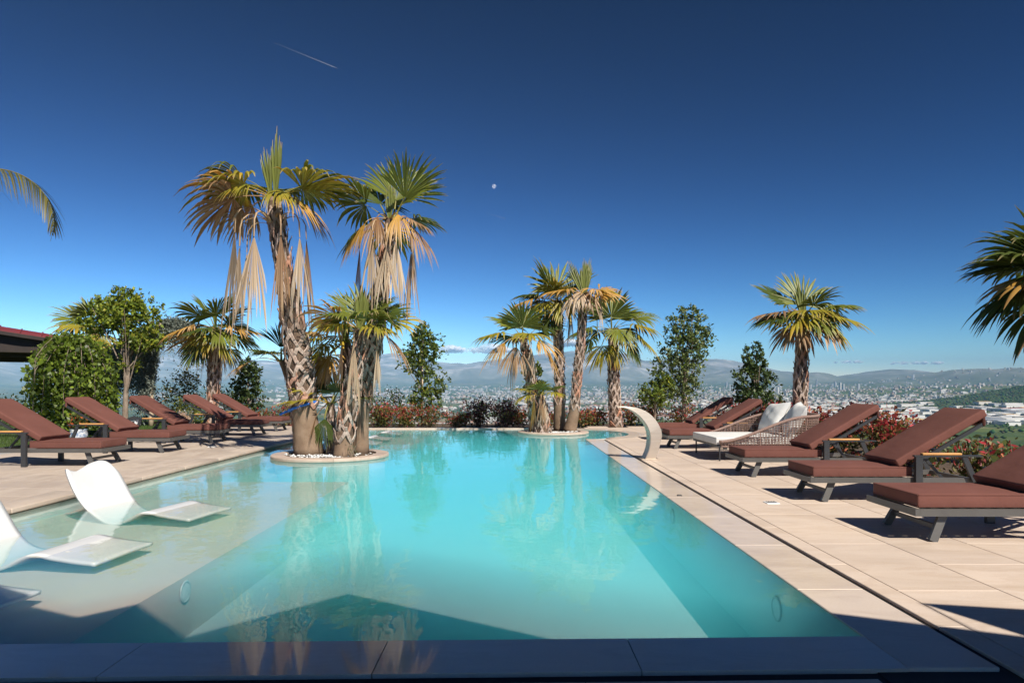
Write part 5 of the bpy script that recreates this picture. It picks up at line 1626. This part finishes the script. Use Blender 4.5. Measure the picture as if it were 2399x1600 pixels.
# ---- unseen sail added at the right, shape guessed from the pointed shadow it casts
def unseen_sail():
    H = 2.6
    tip = Vector((2.25-LX*H, 3.78-LY*H, H))
    a = tip+Vector((0.978, -0.21, 0))*4.2; b = tip+Vector((0.37, -0.93, 0))*4.2
    e = empty('unseen_sail', (tip.x, tip.y, 0.0))
    n = 10; idx = {}; V = []; F = []
    for i in range(n+1):
        for k in range(n+1-i):
            u = i/n; v = k/n; w = 1-u-v
            p = tip*w+a*u+b*v
            p.z -= 0.5*u*v*w*3
            idx[(i, k)] = len(V); V.append(p-Vector((tip.x, tip.y, 0)))
    for i in range(n):
        for k in range(n-i):
            F.append((idx[(i,k)], idx[(i+1,k)], idx[(i,k+1)]))
            if k < n-i-1: F.append((idx[(i+1,k)], idx[(i+1,k+1)], idx[(i,k+1)]))
    m_ = len(V); V2 = [p-Vector((0,0,0.004)) for p in V]
    mb = MB(); mb.add(V+V2, F+[tuple(q+m_ for q in f[::-1]) for f in F]); mb.build('cloth', M['roof_dark'], e, True)
    for p in (tip, a, b):
        q = p-Vector((tip.x, tip.y, 0)); c = ((tip+a+b)/3)-Vector((tip.x, tip.y, 0)); o_ = (q-c); o_.z = 0; o_.normalize()
        if (p-tip).length < 0.1:
            c_ = MB(); c_.tube([q, (3.9-tip.x, 0.6-tip.y, 3.02)], 0.006, 6); c_.build('cable', M['metal_dark'], e, True); continue
        t = MB(); t.tube([(q.x+o_.x*0.25, q.y+o_.y*0.25, 0), (q.x+o_.x*0.2, q.y+o_.y*0.2, H+0.1)], 0.04, 10); t.build('pole', M['metal_dark'], e, True)
    tag(e, 'unseen triangular sail out of view at the right, added to throw a pointed shadow on the paving', 'shade sail')
unseen_sail()

# ================================================================== trees and shrubs
def leaf_cloud(P, size, rs, cols, up=0.4, aspect=0.55, hang=0.0, var=0.35):
    """a folded four-cornered leaf at every point; returns V, F, C"""
    n = len(P)
    d = rs.normal(size=(n, 3)); d[:, 2] += up-hang*2; d /= np.linalg.norm(d, axis=1)[:, None]
    r = rs.normal(size=(n, 3)); s = np.cross(d, r); s /= np.linalg.norm(s, axis=1)[:, None]
    nn = np.cross(s, d)
    L = (size*rs.uniform(0.5, 1.5, n))[:, None]; W = L*aspect*0.5
    V = np.stack([P, P+d*L*0.5-s*W+nn*L*0.07, P+d*L, P+d*L*0.5+s*W+nn*L*0.07], 1).reshape(-1, 3)
    F = (np.arange(n)[:, None]*4+np.array([0, 1, 2, 3])[None])
    C = cols*rs.uniform(1-var, 1+var, (n, 1))
    return V, F, np.repeat(C[:, None, :], 4, 1).reshape(-1, 3)

def lobes_points(lobes, rs, gap=0.0, gs=0.5):
    out = []
    for (cx, cy, cz, rx, ry, rz, n) in lobes:
        q = rs.normal(size=(n*2, 3)); q /= np.linalg.norm(q, axis=1)[:, None]
        q *= (rs.uniform(0.12, 1.0, n*2)**0.45)[:, None]
        q *= 1+0.14*rs.normal(size=(n*2, 1))
        q = q*np.array((rx, ry, rz))+np.array((cx, cy, cz))
        if gap:
            nzv = fnoise(q[:, 0]+q[:, 2]*0.7, q[:, 1]+q[:, 2], gs, 2, 15)
            q = q[nzv > gap*rs.uniform(-1, 1, len(q))*0.6+gap*0.2]
        out.append(q[:n])
    return np.concatenate(out)

def pick(rs, n, pal):
    cs = np.array([c for c, w in pal]); w = np.array([w for c, w in pal]); w = w/w.sum()
    return cs[rs.choice(len(cs), n, p=w)]

def tree(label, base, trunk, lobes, size, pal, seed, name='tree', group=None, twigs=14, gap=0.25, stake=None, gs=0.5, up=0.4, aspect=0.55, tmat='bark', limb_r=0.018):
    rs = np.random.RandomState(seed)
    e = empty(name, base); tag(e, label, 'tree', group)
    t = MB(); pts = catmull(trunk, 12); t.tube([p[:3] for p in pts], [p[3] for p in pts], 10); t.build('trunk', M[tmat], e, True)
    P = lobes_points(lobes, rs, gap, gs)
    # clumps: pull points towards twig ends for light and dark tufts
    nc = max(12, len(P)//26)
    ctr = P[rs.choice(len(P), nc, replace=False)]
    asg = rs.randint(0, nc, len(P))
    dist = np.linalg.norm(P-ctr[asg], axis=1)
    near = np.array([np.argmin(np.sum((ctr-p)**2, axis=1)) for p in P]) if len(P) < 9000 else asg
    P = P + (ctr[near]-P)*rs.uniform(0.25, 0.65, (len(P), 1))
    for i in range(twigs):
        tp = ctr[rs.randint(nc)]
        k = rs.uniform(0.25, 0.95)
        s = pts[int(k*12)]
        if tp[2] < s[2]-0.1: s = pts[max(0, int(k*12)-4)]
        mid = (np.array(s[:3])+tp)/2+np.array((0, 0, 0.06))
        l = MB(); l.tube([s[:3], mid, tp], [limb_r, limb_r*0.7, limb_r*0.25], 5, False); l.build('limb', M[tmat], e, True)
    V, F, C = leaf_cloud(P, size*1.22, rs, pick(rs, len(P), pal)*1.35, up, aspect)
    obj('crown', np_mesh('crown', V, F, np.clip(C, 0, 1)), M['leaf'], e)
    if stake:
        s = MB(); s.tube([(stake[0], stake[1], 0), (stake[0]+0.01, stake[1], stake[2])], 0.022, 8); s.build('stake', M['stake'], e, True)
    return e
LG = [((0.075,0.105,0.018),4),((0.115,0.145,0.025),3),((0.05,0.075,0.016),3),((0.22,0.20,0.03),0.7)]
DG = [((0.035,0.058,0.018),4),((0.055,0.08,0.022),3),((0.09,0.11,0.03),1)]
YG = [((0.17,0.20,0.02),4),((0.12,0.16,0.02),4),((0.26,0.25,0.03),1.5),((0.07,0.10,0.015),2)]
OLV = [((0.13,0.16,0.06),3),((0.09,0.115,0.04),4),((0.20,0.22,0.10),1.5),((0.05,0.075,0.022),2)]
gt = 'slim trees in the bed behind the pool'
# slim tree with a pale stake, behind the near planter
D = 21.6
tree('slim leafy tree with a pale stake right of the near planter', (-2.86,D,-0.04), [(0,0,0,0.035),(0.01,0,0.8,0.03),(-0.02,0,1.8,0.025),(0.0,0,3.0,0.01)],
     [(0.0,0,2.75,0.42,0.42,0.6,1000),(-0.12,0,2.1,0.62,0.55,0.55,1400),(0.1,0,2.45,0.65,0.5,0.6,1300),(0.28,0,1.35,0.62,0.5,0.55,1200),(0.15,0,0.85,0.6,0.5,0.5,800),(-0.3,0,0.6,0.5,0.4,0.4,500)], 0.075, LG, 31, group=gt, gap=0.3, stake=(0.03,-0.06,2.0))
tree('small yellow green tree half hidden by the left palm of the far planter', (0.66,D,-0.04), [(0,0,0,0.03),(0,0,1.0,0.025),(0,0,2.0,0.01)],
     [(0.0,0,1.55,0.36,0.36,0.55,900),(0.1,0,1.0,0.36,0.3,0.4,600)], 0.075, LG, 32, group=gt)
D = 21.0
tree('tall airy tree right of the far planter palms', (5.25,D,-0.04), [(0,0,0,0.045),(0.02,0,0.9,0.04),(0.0,0,2.0,0.03),(0.05,0,3.5,0.01)],
     [(0.10,0,3.05,0.72,0.6,0.62,1300),(0.1,0,2.45,0.85,0.7,0.6,1900),(-0.15,0,1.8,0.85,0.7,0.6,2000),(-0.05,0,1.2,0.7,0.6,0.5,1300),(0.2,0,3.5,0.5,0.4,0.3,350),(0.5,0,2.8,0.5,0.4,0.5,500)], 0.075, OLV+LG[:2], 33, group=gt, gap=0.35, twigs=22, stake=(0.09,-0.05,1.3))
tree('low bright bushy tree leaning against the tall airy one', (4.35,D-0.2,-0.04), [(0,0,0,0.035),(0,0,0.5,0.03),(0.02,0,1.1,0.012)],
     [(0.0,0,0.98,0.52,0.5,0.42,1700),(0.25,0,1.35,0.4,0.4,0.35,700)], 0.07, YG[1:]+LG[:2], 34, group=gt)
D = 18.2
tree('dark small tree left of the lone palm behind the right terrace', (6.5,D,-0.06), [(0,0,0,0.04),(0.02,0,0.9,0.03),(0,0,2.3,0.008)],
     [(-0.05,0,2.0,0.32,0.3,0.5,700),(-0.05,0,1.5,0.55,0.5,0.45,1300),(0.0,0,0.95,0.72,0.6,0.42,1400),(0.25,0,0.65,0.6,0.5,0.35,600)], 0.08, DG, 35, group=gt, gap=0.35)
D = 21.2
tree('dark small tree between the yellowing palm and the near planter', (-8.2,D,-0.02), [(0,0,0,0.035),(0,0,0.8,0.03),(0,0,2.0,0.008)],
     [(0.05,0,1.75,0.36,0.35,0.42,800),(-0.05,0,1.25,0.5,0.45,0.45,1200),(0.05,0,0.8,0.55,0.5,0.4,900)], 0.08, DG, 36, group=gt, gap=0.3)
# left: bright green tree with a thin trunk
D = 19.5
tree('bright yellow green tree with a thin pale trunk on the lawn', (-11.05,D,0.02), [(0,0,0,0.085),(0.02,0,0.9,0.07),(0.08,0,1.7,0.06),(0.05,0,2.6,0.035),(0.0,0,3.7,0.012)],
     [(-0.35,0,3.25,0.75,0.7,0.55,1900),(0.35,0,3.25,0.75,0.7,0.55,1700),(0.05,0,3.7,0.6,0.6,0.38,900),(-0.75,0,2.98,0.6,0.6,0.36,1000),(0.55,0,2.6,0.65,0.6,0.42,1000),(0.2,0,2.4,0.5,0.5,0.3,500),(0.15,0,1.85,0.3,0.3,0.25,220)], 0.085, YG, 37, gap=0.4, twigs=24, limb_r=0.025)

# weeping trees: strands that spread from the crown and hang
def weeping(label, base, trunk, tops, n, reach, floor, size, pal, seed, mat, aspect, per, name='weeping_tree', twigm='bark', jitter=0.035, spanx=1.0, fold=0.0):
    rs = np.random.RandomState(seed)
    e = empty(name, base); tag(e, label, 'tree')
    t = MB(); pts = catmull(trunk, 14); t.tube([p[:3] for p in pts], [p[3] for p in pts], 10); t.build('trunk', M[twigm], e, True)
    Pa = []; tw = MB()
    for i in range(n):
        tp = np.array(tops[rs.randint(len(tops))])+rs.normal(0, 0.05, 3)
        a = rs.uniform(0, 2*PI); R = reach*math.sqrt(rs.uniform(0.02, 1))
        rise = rs.uniform(0.02, 0.16)
        lowz = floor+rs.exponential(0.16) if rs.rand() < 0.75 else floor+rs.uniform(0.2, 0.9)
        L = []
        for k in range(per):
            u = k/(per-1)
            hor = R*min(1, u*2.4)**0.75*(1+0.16*u)
            z = tp[2]+rise*math.sin(min(1, u*2.2)*PI)*0.8-(tp[2]-lowz)*max(0, u-0.16)**1.15/(0.84**1.15)
            z = max(lowz, z-0.20*(hor/reach)**2*(1-u)**0.5)
            L.append((tp[0]+spanx*hor*math.cos(a), tp[1]+hor*math.sin(a), z))
        Pa.append(np.array(L)+rs.normal(0, jitter, (per, 3)))
        if i % 6 == 0: tw.tube(L[::max(1, per//9)], 0.006, 4, False)
    tw.build('hanging_twigs', M['bark'], e, True)
    P = np.concatenate(Pa)
    V, F, C = leaf_cloud(P, size, rs, pick(rs, len(P), pal)*1.3, 0.1, aspect, hang=0.6)
    obj('crown', np_mesh('crown', V, F, np.clip(C, 0, 1)), M[mat], e)
    return e
weeping('dense weeping tree like a green dome behind the left loungers', (-10.42,16.2,0.02), [(0,0,0,0.10),(0.05,0,0.8,0.085),(0,0,1.6,0.07),(0.02,0,2.2,0.04)],
        [(0,0,2.30),(-0.15,0.1,2.26),(0.15,-0.1,2.2)], 330, 0.84, 0.22, 0.10, [((0.085,0.125,0.014),4),((0.125,0.165,0.018),3),((0.045,0.07,0.012),2)], 41, 'leaf', 0.72, 30)
def cedar():
    rs = np.random.RandomState(42); D = 20.4
    e = empty('weeping_cedar', (-10.78, D, 0.02)); tag(e, 'weeping blue grey cedar with curtains of needles hanging from an arched branch', 'tree')
    t = MB(); tp = catmull([(0,0,0,0.075),(0.02,0,1.0,0.065),(0.03,0,2.0,0.06),(0.10,0,2.75,0.055),(0.30,0,3.08,0.05)], 14); t.tube([p[:3] for p in tp], [p[3] for p in tp], 10); t.build('trunk', M['stake'], e, True)
    arcs = [catmull([(0.05,0,2.7),(0.35,0.05,3.12),(0.8,0,3.16),(1.25,-0.05,3.02),(1.45,-0.05,2.75)], 40), catmull([(0.1,0,2.75),(-0.2,0.1,2.85),(-0.6,0.1,2.6),(-1.0,0.1,2.45),(-1.35,0,2.2)], 40), catmull([(0.05,0,2.3),(-0.1,-0.1,2.4),(-0.25,-0.15,2.2)], 14)]
    Ps = []
    for ai, a in enumerate(arcs):
        b = MB(); b.tube(a, [0.04*(1-0.7*i/len(a)) for i in range(len(a))], 6); b.build('branch', M['bark'], e, True)
        for i in range(760 if ai < 2 else 320):
            p0 = np.array(a[rs.randint(len(a))])+rs.normal(0, 0.05, 3)
            ln = rs.uniform(0.15, 0.75) if ai == 0 else rs.uniform(0.4, 1.5)
            if rs.rand() < 0.08: ln += 0.6
            m_ = int(ln/0.028)
            zz = np.linspace(0, ln, m_)
            Ps.append(np.stack([p0[0]+rs.normal(0, 0.012, m_)+0.03*np.sin(zz*5+i), p0[1]+rs.normal(0, 0.012, m_), p0[2]-zz], -1))
        for i in range(500):
            Ps.append(np.array(a[rs.randint(len(a))])[None]+rs.normal(0, 0.07, (3, 3)))
    P = np.concatenate(Ps)
    V, F, C = leaf_cloud(P, 0.075, rs, pick(rs, len(P), [((0.19,0.215,0.18),4),((0.26,0.285,0.24),2),((0.12,0.145,0.12),2)]), 0, 0.36, hang=0.4)
    obj('crown', np_mesh('crown', V, F, np.clip(C, 0, 1)), M['needle'], e)
cedar()

# red tipped hedge shrubs
def shrub(base, h, r, seed, label, red=0.45, dark=False, n=520, group='red tipped shrubs of the hedge', size=0.075, name='photinia_shrub'):
    rs = np.random.RandomState(seed)
    e = empty(name, base); tag(e, label, 'shrub', group)
    ns = 7; tips = []
    st = MB()
    for i in range(ns):
        a = rs.uniform(0, 2*PI); rr = r*rs.uniform(0.2, 0.9); hh = h*rs.uniform(0.7, 1.05)
        q = [(0.04*math.cos(a), 0.04*math.sin(a), 0), (rr*0.5*math.cos(a), rr*0.5*math.sin(a), hh*0.5), (rr*math.cos(a), rr*math.sin(a), hh)]
        st.tube(q, [0.010, 0.007, 0.004], 5, False); tips.append(q)
    st.build('stems', M['bark'], e, True)
    P = []; Cc = []
    G = [((0.085,0.095,0.022),3),((0.05,0.065,0.018),3),((0.14,0.12,0.03),1.5)]
    Rd = [((0.32,0.035,0.04),3),((0.22,0.03,0.03),3),((0.36,0.12,0.06),2)]
    Dk = [((0.07,0.025,0.025),3),((0.11,0.03,0.035),3),((0.04,0.022,0.02),2)]
    n = int(n*2.4)
    for i in range(n):
        q = tips[rs.randint(ns)]; t = rs.beta(1.7, 1.3)
        p0 = np.array(q[0])*(1-t)**2+2*np.array(q[1])*t*(1-t)+np.array(q[2])*t*t
        p0 = p0+rs.normal(0, 1, 3)*np.array((r*0.28, r*0.28, 0.05))
        if p0[2] < 0.02: p0[2] = 0.02+rs.rand()*0.05
        P.append(p0)
        pr = red*(0.25+1.3*max(0, p0[2]/h-0.25))
        pal = (Dk if dark else Rd) if rs.rand() < pr else (Dk if dark and rs.rand() < 0.6 else G)
        Cc.append(pal[rs.randint(len(pal))][0])
    V, F, C = leaf_cloud(np.array(P), size, rs, np.array(Cc)*1.15, 0.7, 0.46)
    obj('foliage', np_mesh('foliage', V, F, np.clip(C, 0, 1)), M['leaf'], e)
rr_ = random.Random(8)
far_desc = ['behind the farthest left lounger', 'left of the tallest palm', 'seen between the near planter trunks', 'right of the near planter trunks', 'below the staked slim tree', 'just right of the staked slim tree', 'right of the staked tree, thinner', 'dark one left of the far planter', 'darkest one left of the far planter', 'nearest the left palm of the far planter', 'between the far planter trunks', 'right of the leaning far palm', 'left of the lone far bed palm', 'right of the lone far bed palm', 'under the low bright bushy tree', 'under the tall airy tree']
xs_far = [-7.6, -6.7, -4.75, -3.95, -3.3, -2.45, -1.75, -0.95, -0.35, 0.2, 1.0, 2.05, 2.6, 3.75, 4.25, 5.2]
for i, x in enumerate(xs_far):
    dark = i in (7, 8)
    hgt = 0.95 if dark else rr_.uniform(0.6, 0.92)
    if i in (6, 9, 10, 11, 12): hgt *= 0.72
    shrub((x+rr_.uniform(-.1,.1), rr_.uniform(20.55, 21.3), -0.04), hgt, 0.5 if not dark else 0.55, 100+i, 'red tipped shrub in the far bed '+far_desc[i] if not dark else 'dark purple leaved shrub in the far bed, '+far_desc[i].replace('dark one ', 'paler one ').replace('darkest one ', 'denser one '), 0.55, dark, 640 if i in (3, 4) or dark else 430)
side_desc = ['behind the farthest right lounger', 'behind the gap after the farthest right lounger', 'behind the lounger beyond the daybed', 'left of the daybed pillows', 'right of the daybed pillows', 'behind the head of the lounger before the daybed', 'between the daybed and the second lounger', 'behind the head of the second right lounger', 'between the second and the nearest right lounger', 'at the right edge behind the nearest lounger', 'with bare stems at the right edge']
side = [(5.6,17.4,0.8),(5.75,16.0,0.75),(5.75,14.6,0.9),(5.75,13.2,0.85),(5.75,12.0,0.92),(5.8,10.7,0.86),(5.75,9.6,0.84),(5.8,8.6,0.62),(5.75,7.75,0.66),(5.7,7.0,0.62),(6.3,8.0,0.72)]
for i, (x, y, h) in enumerate(side):
    shrub((x, y, -0.06), h, 0.45 if i < 7 else 0.34, 200+i, 'red tipped shrub behind the right terrace '+side_desc[i], 0.7 if i < 7 else 0.4, False, 760 if i < 7 else 260, 'red tipped shrubs behind the right terrace')
# left bushes
def bush(label, base, lobes, size, pal, seed, cat='bush', name='bush'):
    rs = np.random.RandomState(seed)
    e = empty(name, base); tag(e, label, cat)
    st = MB()
    for i in range(5):
        a = 2*PI*i/5; st.tube([(0,0,0),(0.1*math.cos(a),0.1*math.sin(a),0.2),(0.25*math.cos(a),0.25*math.sin(a),0.5)], [0.015,0.01,0.005], 5, False)
    st.build('stems', M['bark'], e, True)
    P = lobes_points(lobes, rs, 0.25, 0.5); P = P[P[:, 2] > 0.02]
    V, F, C = leaf_cloud(P, size, rs, pick(rs, len(P), pal), 0.4, 0.55)
    obj('foliage', np_mesh('foliage', V, F, np.clip(C, 0, 1)), M['leaf'], e)
bush('tall dusky bush with orange specks behind the cedar', (-10.55,21.6,0.02), [(0,0,0.9,0.62,0.55,0.85,1500),(0.35,0,1.3,0.4,0.4,0.5,600)], 0.07, [((0.10,0.11,0.03),4),((0.16,0.14,0.03),3),((0.35,0.17,0.03),0.7),((0.05,0.06,0.02),2)], 51)
bush('dark red leaved bush left of the cedar trunk', (-11.35,21.2,0.02), [(0,0,0.75,0.42,0.4,0.7,800)], 0.075, [((0.09,0.03,0.03),4),((0.14,0.05,0.04),2),((0.05,0.045,0.02),2)], 52)
bush('rounded grey green bush left of the yellowing palm', (-9.4,22.2,0.02), [(-0.2,0,0.6,0.8,0.6,0.6,1500),(0.5,0,0.8,0.55,0.5,0.45,800)], 0.065, [((0.10,0.13,0.05),4),((0.07,0.095,0.035),3),((0.16,0.19,0.07),1)], 53)
bush('yellow green low bush behind the middle left lounger', (-9.3,19.6,0.02), [(0,0,0.5,0.55,0.45,0.45,900)], 0.065, [((0.16,0.17,0.025),4),((0.10,0.12,0.025),3),((0.30,0.24,0.03),1)], 54)
bush('dark bush at the left edge beyond the nearest left lounger', (-15.4,20.5,0.02), [(0,0,0.5,0.9,0.5,0.5,800)], 0.085, DG, 55)
bush('round bush of pale pink flowers between the left loungers', (-9.1,18.9,0.02), [(0,0,0.26,0.26,0.26,0.22,900)], 0.045, [((0.62,0.42,0.30),4),((0.70,0.52,0.40),3),((0.5,0.33,0.22),2)], 56, 'flowers', 'flower_bush')
bush('green bush behind the shrubs left of the staked slim tree', (-4.5,22.0,-0.04), [(0,0,0.55,0.6,0.5,0.55,1000),(0.7,0,0.75,0.4,0.4,0.5,600)], 0.07, DG+LG[:1], 57)
bush('low yellow green bush between the right loungers', (5.65,7.35,-0.06), [(0,0,0.2,0.28,0.3,0.2,500)], 0.05, YG, 58)
# young stems at the right edge
# potted plant and stone lamp on the lawn
def pot():
    e = empty('potted_plant', (-8.95+0.0, 14.1, 0.075))
    pr = [(0.10,0.0),(0.15,0.05),(0.17,0.15),(0.15,0.24),(0.165,0.26),(0.14,0.26),(0.13,0.22)]
    k = 20; mb = MB()
    mb.add([(r*math.cos(2*PI*i/k), r*math.sin(2*PI*i/k), z) for r, z in pr for i in range(k)], [(a*k+i, a*k+(i+1) % k, (a+1)*k+(i+1) % k, (a+1)*k+i) for a in range(len(pr)-1) for i in range(k)]+[tuple(range(k))[::-1], tuple((len(pr)-1)*k+i for i in range(k))])
    mb.build('pot', M['ceramic'], e, True)
    rs = np.random.RandomState(60)
    P = lobes_points([(0,0,0.40,0.2,0.2,0.2,350)], rs)
    V, F, C = leaf_cloud(P, 0.075, rs, pick(rs, len(P), [((0.07,0.09,0.02),4),((0.12,0.12,0.03),3),((0.45,0.10,0.03),1)]), 0.6, 0.4)
    obj('foliage', np_mesh('foliage', V, F, C), M['leaf'], e)
    tag(e, 'blue and white pot with a green and orange plant between left loungers', 'potted plant')
pot()
def lantern():
    x = PX(313, 16.9)
    e = empty('garden_lantern', (x, 16.9, 0.03))
    b = MB(); b.box(-.16,.16,-.16,.16,0,.10); b.box(-.05,.05,-.05,.05,.10,.22); b.build('base', M['metal_dark'], e)
    obj('body', rbox('body', 0.24, 0.24, 0.16, 0.02, 2), M['plain_white'], e, (0, 0, 0.30))
    for sx in (-.055, .055):
        h = MB(); h.box(sx-.03, sx+.03, -.1225, -.118, .27, .33); h.build('opening', M['metal_dark'], e)
    r = MB(); r.add([(-.16,-.16,.381),(.16,-.16,.381),(.16,.16,.381),(-.16,.16,.381),(0,0,.46)], [(3,2,1,0),(0,1,4),(1,2,4),(2,3,4),(3,0,4)]); r.build('cap', M['metal_dark'], e)
    tag(e, 'small white garden lantern with a dark cap on the lawn', 'lantern')
lantern()
# dry twigs beside the planter trunks
def weed():
    rs = np.random.RandomState(61); e = empty('dry_weed', (-2.62, 11.12, 0.04))
    mb = MB()
    for i in range(9):
        a = rs.uniform(-0.9, 0.9); h = rs.uniform(0.15, 0.42)
        mb.tube([(0,0,0),(0.25*a*h,0.02,h*0.6),(0.55*a*h+0.1*h,0.03,h)], [0.004,0.003,0.0015], 4, False)
    mb.build('stems', M['bark'], e)
    P = lobes_points([(0.02,0,0.12,0.1,0.08,0.12,80)], rs)
    V, F, C = leaf_cloud(P, 0.035, rs, pick(rs, len(P), [((0.13,0.12,0.06),1),((0.09,0.10,0.04),1)]), 0.5, 0.3)
    obj('foliage', np_mesh('foliage', V, F, C), M['leaf'], e)
    tag(e, 'thin dry weed growing at the rim of the near planter', 'plant')
weed()

# pavilion with a red ribbed roof at the left edge
def pavilion():
    D = 26.0; x1 = -15.3; x0 = -27.0
    e = empty('pavilion', (x1, D, 0.0), math.radians(32))
    zr = lambda x: 2.86+(x1-x)*0.15
    y0, y1 = D-0.0, D+8
    X1 = 0.0; X0 = x0-x1
    r = MB()
    za, zb = zr(x1), zr(x0)
    r.add([(X1,0,za),(X0,0,zb),(X0,8,zb),(X1,8,za),(X1,0,za-0.10),(X0,0,zb-0.10),(X0,8,zb-0.10),(X1,8,za-0.10)], [(0,3,2,1),(4,5,6,7),(0,1,5,4),(3,7,6,2),(0,4,7,3)])
    # near slope that comes down towards the pool
    r.add([(X1,0,za),(X0,0,zb),(X0,-0.8,zb-0.20),(X1,-0.8,za-0.16),(X1,0,za-0.08),(X0,0,zb-0.08),(X0,-0.8,zb-0.28),(X1,-0.8,za-0.24)], [(0,1,2,3),(4,7,6,5),(3,2,6,7),(0,3,7,4)])
    rf = r.build('roof', M['roof_red'], e)
    i = 0; x = x1-0.25
    while x > x0:
        z = zr(x); f = (x1-x)/(x1-x0); zlow = z-0.16-0.04*f
        b = MB(); b.bar((x-x1, 0.05, z+0.02), (x-x1, -0.82, zlow+0.02), 0.035, 0.05); b.build('rib', M['roof_red'], rf)
        x -= 0.62
    g = MB(); g.bar((X1+0.06,-0.84,za-0.27),(X0,-0.84,zb-0.30),0.12,0.12); g.build('gutter', M['roof_dark'], e)
    s = MB(); s.box(X0, X1, -0.6, 7.8, 2.42, 2.50); s.box(X0, X1-0.02, -0.72, -0.6, 2.42, 2.62); s.build('soffit', M['roof_dark'], e)
    s2 = MB(); s2.add([(X0,-0.6,2.5),(X1,-0.6,2.5),(X1,-0.6,za-0.25),(X0,-0.6,zb-0.3)], [(0,1,2,3)]); s2.build('fascia', M['roof_dark'], e)
    for xx in (x1-0.4, x1-4.2, x1-8):
        for yy in (0.2, 7.2):
            p = MB(); p.box(xx-x1-.1, xx-x1+.1, yy-.1, yy+.1, 0, 2.42); p.build('post', M['roof_dark'], e)
    for k in range(5):
        b = MB(); b.box(X0, X1-0.1, 0.3+k*1.5, 0.42+k*1.5, 2.28, 2.42); b.build('beam', M['roof_dark'], e)
    tag(e, 'pavilion with a dark red ribbed metal roof at the left edge', 'pavilion')
pavilion()
print('objects', len(bpy.data.objects), 'tris', sum(len(o.data.polygons) for o in bpy.data.objects if o.type == 'MESH'))
